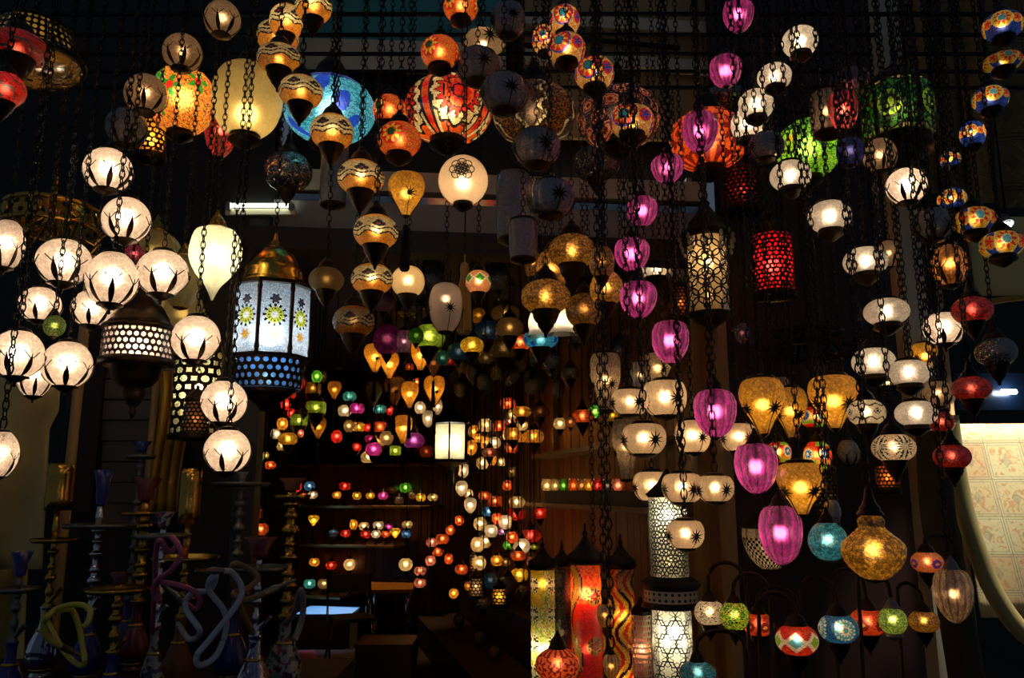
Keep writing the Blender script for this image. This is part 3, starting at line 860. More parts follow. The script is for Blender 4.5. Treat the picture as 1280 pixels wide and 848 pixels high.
def octpanel():
    b = MB(); nx, nz = 40, 88
    for j in range(nz + 1):
        for i in range(nx + 1): b.v.append(((i / nx - .5) * pw, 0, (j / nz) * ph))
    b.f = [(j * (nx + 1) + i, j * (nx + 1) + i + 1, (j + 1) * (nx + 1) + i + 1, (j + 1) * (nx + 1) + i) for j in range(nz) for i in range(nx)]
    me = b.mesh('mosaic_panel', 'mosaic_fine', False); at = me.attributes.new('tint', 'FLOAT_COLOR', 'FACE'); buf = np.ones((len(b.f), 4), np.float32)
    for k in range(len(b.f)):
        i, j = k % nx, k // nx; x = (i + .5) / nx - .5; z = ((j + .5) / nz - .5) * ph / pw
        def ros(zc, R_, cin, cout, n=8):
            q = math.hypot(x, z - zc) / R_; ph_ = math.atan2(z - zc, x)
            if q < .3: return C['white'] if cin == 'yg' else C[cin]
            if q < .72: return C['black'] if (abs(q - .5) < .1 and math.cos(n * ph_) > .75) else C[cin]
            if q < 1 and math.cos(n * ph_) > .2: return C[cout]
        c = ros(.08, .42, 'yg', 'black', 12) or ros(-.62, .2, 'gold', 'gold', 6) or ros(.68, .2, 'slate', 'black', 6)
        if not c: c = random.choice((C['white'], C['white'], lin('#d8ecf6'), lin('#b8d4e4')))
        buf[k, :3] = c
    at.data.foreach_set('color', buf.ravel()); return me
opm = octpanel()
for k in range(8):
    a = PI / 4 * (k + .5) ; rr = R * math.cos(PI / 8) - 1 * m
    put('mosaic_panel', opm, root, (rr * math.sin(a), -rr * math.cos(a), H2 + 1 * m), (0, 0, a), color=L4('#f4fbff'))
put('dome', MB().lathe([(40 * m, H4 + 4 * m), (34 * m, 150 * m), (36 * m, 152 * m), (33 * m, 160 * m), (35 * m, 162 * m), (31 * m, 172 * m), (24 * m, 184 * m), (12 * m, 192 * m), (6 * m, 196 * m), (8 * m, 199 * m), (4 * m, 204 * m), (2 * m, 212 * m), (.5 * m, 214 * m)], 28, rib=(28, .015)).mesh('dome', 'brass'), root)
for s in (-1, 1):
    put('dome_knob', once('knob', lambda: MB().lathe([(.3 * m, 0), (5 * m, 3 * m), (6 * m, 8 * m), (4 * m, 12 * m), (1 * m, 16 * m)], 12).mesh('knob', 'brass')), root, (s * 33 * m, -4 * m, H4 + 4 * m))
bulb(root, H2 + 30 * m, 12 * m, 'bulb_cool'); bulb(root, H0 + 16 * m, 6 * m, 'bulb_dim')
chain_to(root, base, 213 * m, Y)

# honeycomb brass lamp (left)
def honey(px, y0, y1, wpx, Y, label, col, bm, metal='bronze', cone=1.0, nu=26, nv=5, domeh=.5, bowl=True, cat='lantern', hole=.74, bs=.2, hang=True, starry=0, name='honeycomb_lantern', sides=0):
    base, m = block(px, y0, y1, wpx, Y, hang); H = (y1 - y0) * m; R = wpx * m / 2
    root = thing(name, label, cat, base)
    put('perforated_drum', perf(MB(), nu, nv, cylmap(R, 0, R * cone, H, sides), hole, starry=starry).mesh('drum', metal, not sides), root)
    liner(root, R * min(1, cone) * (.93 if not sides else .85), .02 * H, .98 * H, col)
    put('rim', MB().lathe([(R * .9, -.02), (R * 1.06, -.018), (R * 1.06, .006), (R * .95, .01)], sides or 28, caps=False).mesh('rim', metal), root)
    put('rim', MB().lathe([(R * cone * .95, H - .006), (R * cone * 1.06, H), (R * cone * 1.04, H + .012), (R * cone * .8, H + .018)], sides or 28, caps=False).mesh('rim', metal), root)
    rc = R * cone
    put('dome', MB().lathe([(rc * 1.0, H + .01), (rc * .8, H + rc * .3), (rc * .82, H + rc * .34), (rc * .62, H + rc * .7), (rc * .3, H + rc), (rc * .14, H + rc * 1.15), (rc * .18, H + rc * 1.22), (.004, H + rc * 1.4)], 24).mesh('dome', metal), root)
    if bowl: put('bottom_bowl', MB().lathe([(R * .95, -.012), (R * .7, -R * .2), (R * .66, -R * .5), (R * .45, -R * .75), (R * .3, -R * .8), (R * .34, -R * .95), (R * .2, -R * 1.25), (R * .08, -R * 1.4), (R * .12, -R * 1.5), (.003, -R * 1.7)], 24).mesh('bowl', metal), root)
    else: put('bottom_plate', MB().lathe([(R, -.012), (R * .9, -R * .14), (.01, -R * .16)], 20).mesh('plate', metal), root)
    bulb(root, H * .5, R * bs * 1.2, bm)
    if hang: chain_to(root, base, H + rc * 1.38, Y)
    return root
honey(171, 412, 452, 84, RAILS[6], 'wide bronze lantern with white honeycomb band and long finial', '#ffe6d8', 'bulb_white', nu=34, nv=5)
honey(243, 502, 545, 36, RAILS[8], 'small dark honeycomb lantern above the brass hookah top', '#d8a070', 'bulb_low', cone=.8, nu=18, nv=9, bowl=False)
honey(188, 150, 196, 36, RAILS[8], 'small amber star-lattice lantern below the unlit grey globe', '#f0a830', 'bulb_warm', cone=.85, nu=14, nv=7, bowl=False, starry=2, hole=.84, bs=.26)
honey(242, 430, 545, 58, RAILS[11], 'tall cream filigree cylinder behind the lowest left globes', '#f2e6a8', 'bulb_hot', nu=14, nv=11, bowl=False, hole=.8, bs=.22, starry=2)
honey(968, 292, 368, 52, RAILS[10], 'red glass lantern with black lattice beside the white ovals', '#f01420', 'bulb_warm', nu=22, nv=14, bowl=False, hole=.76, bs=.3)
honey(928, 208, 262, 50, RAILS[11], 'dim maroon lattice lantern below the red and orange globe', '#c01420', 'bulb_dim', nu=22, nv=10, bowl=False, hole=.55, cone=.8)
honey(1111, 582, 612, 28, RAILS[9], 'small orange honeycomb lantern below the white star oval', '#ff9020', 'bulb_dim', nu=18, nv=6, bowl=False, hole=.78)
honey(852, 358, 398, 20, RAILS[12], 'small orange lattice lantern left of the filigree cylinder', '#e88030', 'bulb_dim', nu=12, nv=9, bowl=False, cone=.85)
honey(595, 723, 746, 16, 6.4, 'small cream lattice lantern standing beside the blue unlit globe', '#f4d8b0', 'bulb_dim', nu=10, nv=6, bowl=False, hole=.86, hang=False, cat='lantern')
honey(594, 690, 715, 14, 6.6, 'narrow cream lattice lantern above the standing cream one', '#f4d0a0', 'bulb_dim', nu=8, nv=7, bowl=False, hole=.86)
honey(624, 736, 756, 24, 6.0, 'small yellow lattice lantern on the right bench', '#f8c848', 'bulb_dim', nu=12, nv=5, bowl=False, hole=.86, cone=.7, hang=False)
honey(1036, 590, 655, 26, RAILS[9], 'dark unlit lattice cylinder behind the amber pear lamps', '#8c8478', 'bulb_low', nu=12, nv=14, bowl=False, hole=.6)
honey(1110, 470, 486, 26, RAILS[10], 'small cream lantern with dark arches between the white ovals', '#f4dcb4', 'bulb_dim', nu=8, nv=2, bowl=False, hole=.9)
# filigree cylinder with crystal corners
Y = RAILS[6]; base, m = block(888, 268, 400, 64, Y)
root = thing('filigree_lantern', 'tall cream cylinder lantern with black ring filigree and crystal drops', 'lantern', base)
R = 24 * m; H = 104 * m
rg = rings(MB(), R * 1.03, 8 * m, H, 8, 8, 11 * m, .09); put('ring_filigree', rg.mesh('filigree', 'iron'), root)
liner(root, R, 6 * m, H, '#f6d8a8')
put('bottom_plate', MB().lathe([(R * 1.15, 8 * m), (R * 1.2, 4 * m), (R * .9, 0), (R * .4, -8 * m), (.005, -14 * m)], 24).mesh('plate', 'iron'), root)
put('crown', MB().lathe([(R * 1.1, H), (R * 1.4, H + 3 * m), (R * 1.3, H + 8 * m), (R * .9, H + 16 * m), (R * .95, H + 20 * m), (R * .5, H + 34 * m), (R * .2, H + 44 * m), (R * .26, H + 47 * m), (.004, H + 54 * m)], 24).mesh('crown', 'iron'), root)
for k in range(10):
    a = 2 * PI * k / 10 + .3
    for q in range(3):
        put('crystal_drop', once('cry', lambda: ico(1).mesh('crystal', 'frost', False)), root, ((R * 1.42 - q * 2 * m) * math.sin(a), -(R * 1.42 - q * 2 * m) * math.cos(a), H - 1 * m - q * 8 * m), (0, 0, a), (2.6 * m, 2.6 * m, 4.2 * m), L4('#fff4e0'))
bulb(root, H * .72, R * .26, 'bulb_warm'); bulb(root, H * .3, R * .16, 'bulb_dim'); chain_to(root, base, H + 53 * m, Y)
# lattice drum with a leaf-patterned dish (top left)
Y = RAILS[3]; base, m = block(36, 20, 108, 118, Y)
root = thing('dish_pendant', 'big lattice drum pendant with leafy amber dish in the top left', 'lamp', base)
R = 58 * m
put('lattice_drum', perf(MB(), 40, 5, cylmap(R, 34 * m, R * .72, 78 * m), .7, offset=False).mesh('drum', 'iron'), root)
liner(root, R * .7, 34 * m, 76 * m, '#e0c868')
put('dish', MB().lathe([(.01, 8 * m), (R * .4, 10 * m), (R * .75, 17 * m), (R * .95, 27 * m), (R, 34 * m)], 40, caps=False).mesh('dish', 'frost'), root, color=L4('#d8a850'))
put('dish_rim', MB().lathe([(R * .98, 30 * m), (R * 1.06, 31 * m), (R * 1.06, 37 * m), (R * .98, 37 * m)], 40, caps=False).mesh('rim', 'iron'), root)
lf = MB()
for k in range(12):
    a0 = 2 * PI * k / 12; vs = []
    for i in range(7):
        t = i / 6; rr = R * (.3 + .6 * t); z = 8 * m + 24 * m * ((rr / R) ** 2) - 1.5 * m; wd = .16 * math.sin(PI * t) / (.4 + t)
        for s in (-1, 1): a = a0 + s * wd + .25 * t; vs.append((rr * math.sin(a), -rr * math.cos(a), z))
    lf.add(vs, [(2 * i, 2 * i + 1, 2 * i + 3, 2 * i + 2) for i in range(6)])
put('leaf_filigree', lf.mesh('leaves', 'iron'), root)
put('top_plate', MB().lathe([(R * .74, 78 * m), (R * .6, 84 * m), (R * .1, 92 * m), (.004, 98 * m)], 30).mesh('plate', 'iron'), root)
bulb(root, 50 * m, 9 * m, 'bulb_dim'); chain_to(root, base, 97 * m, Y)
# ornate brass chandelier frame over the left globes
Y = RAILS[7]; base, m = block(62, 235, 300, 110, Y)
root = thing('brass_chandelier', 'ornate old brass ring chandelier with leaves above the left globes', 'chandelier', base)
R = 55 * m
for zz, rr in ((14 * m, R), (40 * m, R * .95)):
    put('ring', MB().tube([(rr * math.sin(2 * PI * k / 40), -rr * math.cos(2 * PI * k / 40), zz) for k in range(40)], 3 * m, 6, True).mesh('ring', 'brass'), root)
put('band', perf(MB(), 24, 2, cylmap(R * .98, 16 * m, R * .94, 39 * m), .6).mesh('band', 'brass'), root)
for k in range(8):
    a = 2 * PI * k / 8 + .2
    put('arm', once('brarm', lambda: MB().tube([(0, -8 * m, 30 * m), (0, -30 * m, 8 * m), (0, -52 * m, -4 * m), (0, -62 * m, 12 * m)], [2.4 * m, 2 * m, 2 * m, 2.6 * m], 6).mesh('arm', 'brass')), root, rot=(0, 0, a))
    put('rosette', star_mesh(), root, (R * math.sin(a), -R * math.cos(a), 27 * m), Vector((math.sin(a), -math.cos(a), 0)).to_track_quat('Z', 'Y').to_euler(), (9 * m,) * 3).data = once('ros', lambda: MB().lathe([(1, 0), (.75, .2), (.3, .12), (.01, .3)], 12, rib=(6, .12)).mesh('rosette', 'brass'))
put('stem', MB().lathe([(2 * m, -10 * m), (8 * m, 0), (4 * m, 20 * m), (10 * m, 40 * m), (5 * m, 60 * m), (3 * m, 80 * m), (1 * m, 90 * m)], 14).mesh('stem', 'brass'), root)
chain_to(root, base, 88 * m, Y)
Y = RAILS[11]; base, m = block(1012, 395, 450, 130, Y)
root = thing('iron_chandelier', 'black iron chandelier with curled arms above the amber pears', 'chandelier', base)
for zz, rr in ((10 * m, 62 * m), (34 * m, 40 * m)): put('ring', MB().tube([(rr * math.sin(2 * PI * k / 36), -rr * math.cos(2 * PI * k / 36), zz) for k in range(36)], 3 * m, 6, True).mesh('ring', 'bronze'), root)
for k in range(8):
    a = 2 * PI * k / 8
    put('arm', once('irarm', lambda: MB().tube([(0, -6 * m, 44 * m), (0, -26 * m, 30 * m), (0, -44 * m, 2 * m), (0, -60 * m, 6 * m), (0, -66 * m, 20 * m), (0, -58 * m, 26 * m)], 2.2 * m, 6).mesh('arm', 'bronze')), root, rot=(0, 0, a))
    put('candle_dish', once('cdish', lambda: MB().lathe([(.5 * m, -4 * m), (4 * m, 0), (9 * m, 4 * m), (8 * m, 5 * m), (2 * m, 2 * m), (2 * m, 14 * m)], 12).mesh('dish', 'bronze')), root, (62 * m * math.sin(a), -62 * m * math.cos(a), 12 * m))
put('stem', MB().lathe([(.5 * m, -16 * m), (7 * m, -8 * m), (3 * m, 4 * m), (9 * m, 20 * m), (4 * m, 36 * m), (7 * m, 46 * m), (2 * m, 60 * m), (.5 * m, 70 * m)], 14).mesh('stem', 'bronze'), root)
chain_to(root, base, 68 * m, Y)
# white glass lantern with three bright panels (middle)
base, m = block(563, 528, 578, 46, 5.9)
root = thing('panel_lantern', 'bright white square lantern with lattice panes deep in the shop', 'lantern', base)
for s in range(6):
    a = PI / 3 * s + PI / 6; rr = 19 * m
    put('pane', once('wpane', lambda: MB().box((0, 0, 22 * m), (20 * m, .003, 42 * m)).mesh('pane', 'frost', False)), root, (rr * math.sin(a), -rr * math.cos(a), 3 * m), (0, 0, a), color=L4('#fffbe4'))
    a += PI / 6; put('post', once('wpost', lambda: MB().box((0, 0, 22 * m), (2 * m, 2 * m, 48 * m)).mesh('post', 'iron', False)), root, (22 * m * math.sin(a), -22 * m * math.cos(a), 3 * m), (0, 0, a))
put('roof', MB().lathe([(25 * m, 48 * m), (26 * m, 50 * m), (10 * m, 60 * m), (3 * m, 66 * m), (.5 * m, 70 * m)], 6).mesh('roof', 'iron', False), root)
put('base_plate', MB().lathe([(25 * m, 3 * m), (25 * m, 0), (8 * m, -5 * m)], 6).mesh('base', 'iron', False), root)
bulb(root, 24 * m, 9 * m, 'bulb_hot'); put('rod', rod_mesh(), root, (0, 0, 69 * m), sc=(.004, .004, CEIL_Z - base.z - 69 * m))
# ---- floor-standing columns (right bottom)
def column(name, label, px, wpx, ytop, Y, build, topz=None):
    p = P(px, ytop, Y); m = M(Y, 700); PLACED.append((p.x, p.y, p.z / 2 + .3, wpx * m / 2, .7, None))
    root = thing(name, label, 'floor lamp', (p.x, p.y, 0)); build(root, wpx * m / 2, p.z, m); return root
def star_col(root, R, H, m):
    hb = P(0, 748, 2.9).z
    put('base', MB().lathe([(R * 1.5, 0), (R * 1.5, .05), (R * 1.1, .08)], 24).mesh('base', 'iron'), root)
    b = MB(); rings(b, R, .06, hb - .03, 7, 26, R * .5, .07, 6); rings(b, R * 1.003, .06, hb - .03, 7, 26, R * .36, .09, 12, .45); put('lower_lattice', b.mesh('lattice', 'iron'), root)
    liner(root, R * .96, .06, hb - .03, '#fbf6dc')
    put('collar', MB().lathe([(R * 1.05, hb - .035), (R * 1.45, hb - .03), (R * 1.45, hb - .02), (R * 1.25, hb - .01), (R * 1.3, hb + .03), (R * 1.5, hb + .045), (R * 1.45, hb + .055), (R * 1.0, hb + .075)], 24, caps=False).mesh('collar', 'iron'), root)
    put('bead_row', perf(MB(), 26, 2, cylmap(R * 1.3, hb - .01, R * 1.32, hb + .03), .5, offset=False).mesh('beads', 'cream'), root)
    b = MB(); rings(b, R * .98, hb + .07, H, 7, 14, R * .5, .07, 6); rings(b, R * .983, hb + .07, H, 7, 14, R * .36, .09, 12, .45); put('upper_lattice', b.mesh('lattice', 'iron'), root)
    liner(root, R * .94, hb + .07, H, '#f6f2d4')
    put('top_cap', MB().lathe([(R * .98, H), (R * 1.1, H + .01), (R * .5, H + .05), (.004, H + .1)], 24).mesh('cap', 'iron'), root)
    bulb(root, hb - .12, R * .3, 'bulb_hot'); bulb(root, H - .06, R * .3, 'bulb_hot'); bulb(root, (hb + H) / 2 - .05, R * .14, 'bulb_dim'); bulb(root, hb * .4, R * .3, 'bulb_white')
column('column_lamp', 'tall white column floor lamp with black star lattice and collar', 834, 50, 622, 2.9, star_col)
def lat_col(root, R, H, m):
    put('base', MB().lathe([(R * 1.4, 0), (R * 1.4, .05), (R, .07)], 6).mesh('base', 'iron'), root)
    put('lattice', perf(MB(), 22, 60, cylmap(R, .05, R, H, 6), .8).mesh('lattice', 'cream', False), root)
    liner(root, R * .82, .05, H, '#f0a48c'); put('top_cap', MB().lathe([(R * 1.15, H), (R * 1.15, H + .012), (R * .3, H + .04), (.004, H + .06)], 6).mesh('cap', 'iron', False), root)
    bulb(root, H - .12, R * .3, 'bulb_warm'); bulb(root, H * .5, R * .3, 'bulb_warm')
column('lattice_column', 'pink lattice floor lamp just left of the tall white column', 801, 26, 768, 3.02, lat_col)
def mos_col(pat, bulbs, tint='#ffffff', aspb=6.0):
    def f(root, R, H, m):
        Hg = H - R * 2.6
        put('base', MB().lathe([(R * 1.4, 0), (R * 1.4, .04), (R * 1.05, .08)], 20).mesh('base', 'iron'), root)
        b = MB(); seg, n = 60, 220; b.lathe([(R, .08 + (Hg - .08) * (1 - j / (n - 1))) for j in range(n)], seg, caps=False)
        me = b.mesh('mosaic_tube', 'mosaic_fine'); at = me.attributes.new('tint', 'FLOAT_COLOR', 'FACE'); buf = np.ones((len(b.f), 4), np.float32)
        for k in range(len(b.f)):
            i, j = k % seg, k // seg; a = 2 * PI * (i + .5) / seg
            if a > PI: a -= 2 * PI
            buf[k, :3] = pat(a, (j / n) * (Hg / R))
        at.data.foreach_set('color', buf.ravel()); put('mosaic_tube', me, root, color=L4(tint))
        put('roof', MB().lathe([(R * 1.1, Hg), (R * 1.25, Hg + .01), (R * 1.2, Hg + .03), (R * .7, Hg + R * 1.0), (R * .3, Hg + R * 1.5), (R * .14, Hg + R * 1.8), (R * .2, Hg + R * 1.95), (R * .08, Hg + R * 2.2), (.003, Hg + R * 2.6)], 16).mesh('roof', 'iron'), root)
        for z, r_, bm in bulbs: bulb(root, z, R * r_, bm)
    return f
def mc_yellow(a, v):
    d = (v * .5 + .5 * int((a + 9) > 9)) % 1; q = math.hypot((a % 2.1 - 1.05) * 1.0, (v % 2.4 - 1.2)); ph = math.atan2(v % 2.4 - 1.2, a % 2.1 - 1.05)
    if q < .2: return C['white']
    if q < .45: return C['slate'] if math.cos(12 * ph) > 0 else C['cream']
    if q < .75: return C['cream'] if math.cos(16 * ph) < .3 else C['black']
    return C['yellow'] if v < 3 and a < 0 else random.choice((C['lime'], C['yellow'], C['tan'], C['cream']))
def mc_dark(a, v): return random.choice((C['slate'], C['black'], C['black'], C['mauve'], C['slate'])) if math.sin(2 * v + 2 * math.sin(a)) < .5 else C['slate']
def mc_orange(a, v):
    s = math.sin(1.3 * v) * .9
    q = math.hypot(a - .5, v % 3.2 - 2.0); ph = math.atan2(v % 3.2 - 2, a - .5)
    if q < .6: return C['dgold'] if (q < .1 or (q > .25 and q < .5 and math.cos(14 * ph) < .6) or q > .52) else (C['dred'] if q < .25 else C['black'])
    if abs(a + 1.1 - s * .5) < .28: return C['dgold']
    if abs(a + 1.1 - s * .5) < .36: return C['black']
    return C['orange'] if v < 2.5 and random.random() < .75 else C['red']
def mc_flame(a, v):
    t = (a + .6 * math.sin(1.6 * v)) % 1.4 - .7
    return C['red'] if abs(t) < .16 else C['yellow'] if abs(t) < .4 else C['gold'] if abs(t) < .55 else C['black']
column('mosaic_column', 'yellow and grey mosaic column floor lamp, leftmost of the four', 678, 30, 672, 2.95, mos_col(mc_yellow, [(1.28, .35, 'bulb_dim'), (1.06, .4, 'bulb_hot'), (.6, .4, 'bulb_warm')], '#e8e4d0'))
column('mosaic_column', 'nearly unlit dark beaded mosaic column floor lamp', 702, 26, 676, 3.05, mos_col(mc_dark, [(1.1, .2, 'bulb_low')]))
column('mosaic_column', 'red and orange mosaic column floor lamp with round medallions', 731, 38, 655, 3.0, mos_col(mc_orange, [(1.24, .4, 'bulb_warm'), (1.05, .25, 'bulb_dim'), (.8, .4, 'bulb_warm')]))
column('mosaic_column', 'flame patterned yellow and red mosaic column floor lamp', 775, 32, 668, 3.1, mos_col(mc_flame, [(1.15, .4, 'bulb_dim'), (.9, .4, 'bulb_warm')]))

# ================================================================== lamps of the front, one by one
ST['egg_red'] = dict(ST['prp'], col='#d81410', mat='ribbed', bulb='bulb_warm', name='egg_lamp')
ST['redegg'] = dict(shape='egg', mat='crackle', col='#e02014', bulb='bulb_warm', cap='dome', cup='drum', name='egg_lamp')
ST['bigegg'] = dict(shape='bigegg', mat='frost', col='#e8dc9c', bulb='bulb_dim', cap='dome', cup='drum', name='egg_lamp', br=.3, bz=-.35)
ST['rosette'] = dict(shape='globe', mat='frost', col='#f6dcc4', bulb='bulb_warm', cap='crown', cup='drum', name='globe_lamp', br=.22, bz=-.1)
ST['ambglobe'] = dict(shape='globe', mat='ribbed', col='#f0981c', bulb='bulb_warm', cap='crown', cup='basket', name='globe_lamp', claw=True, br=.2)
ST['tall'] = dict(shape='cyl', mat='smoke', col='#a8bcc8', bulb=None, cap='crown', cup='ring', name='tall_lamp')
ST['tallwarm'] = dict(shape='cyl', mat='ribbed', col='#f4e0cc', bulb='bulb_dim', cap='crown', cup='ring', name='tall_lamp')
ST['crystal'] = dict(shape='drop', mat='frost', col='#fbf6cc', bulb='bulb_hot', cap='dome', cup=None, rib=(9, .06), name='drop_lamp', br=.24, metal='brass', bz=.25)
ST['crystald'] = dict(shape='globe', mat='frost', col='#d8d49c', bulb='bulb_low', cap='dome', cup='ring', rib=(9, .06), name='globe_lamp', metal='brass')
ST['gcyl'] = mos('greencream', 'bulb_dim', shape='cyl', cup='drum', br=.28)
ST['goldbig'] = dict(shape='onion', mat='crackle', col='#f0b028', bulb='bulb_warm', cap='spire', cup='ring', name='crackle_lamp', br=.16, bz=-.1)
ST['wbowl'] = mos('bowl', 'bulb_dim', shape='bowl', cup='ring')
ST['whiteobl'] = dict(shape='oblate', mat='frost', col='#f8dcae', bulb='bulb_warm', cap='dome', cup='cone', name='oval_lamp')
ST['creamd'] = dict(shape='oblate', mat='frost', col='#b49c60', bulb='bulb_low', cap='dome', cup='cone', name='oval_lamp')
ST['ribegg'] = dict(shape='egg', mat='ribbed', col='#f2cdb4', bulb='bulb_dim', cap='flute', cup='ring', rib=(12, .04), name='egg_lamp', metal='pewter')
ST['tulip'] = dict(shape='tulip', mat='frost', col='#fff4e0', bulb='bulb_white', cap='crown', cup=None, name='tulip_lamp')
ST['turq'] = mos('blue', 'bulb_white', shape='oblate', cup='cone', col='#b8ffff')
ST['bluesm'] = dict(ST['bluec'], col='#2030d0', bulb='bulb_dim')
ST['dark'] = dict(shape='oblate', mat='smoke', col='#2a2422', bulb=None, cap='spire', cup='cone', name='oval_lamp')
ST['darkmar'] = dict(shape='globe', mat='smoke', col='#3c1014', bulb=None, cap='spire', cup='cone', name='globe_lamp')
ST['starglobe'] = dict(shape='bigegg', mat='frost', col='#e8d8e0', bulb='bulb_dim', cap='crown', cup='ring', star=True, name='egg_lamp', br=.18, bz=.35)
ST['pinkm'] = dict(shape='globe', mat='crackle', col='#e04888', bulb='bulb_dim', cap='dome', cup='tip', name='crackle_lamp')
ST['greenm'] = dict(shape='globe', mat='crackle', col='#9cd060', bulb='bulb_dim', cap='dome', cup='tip', name='crackle_lamp')
ST['flod'] = ST['flo']
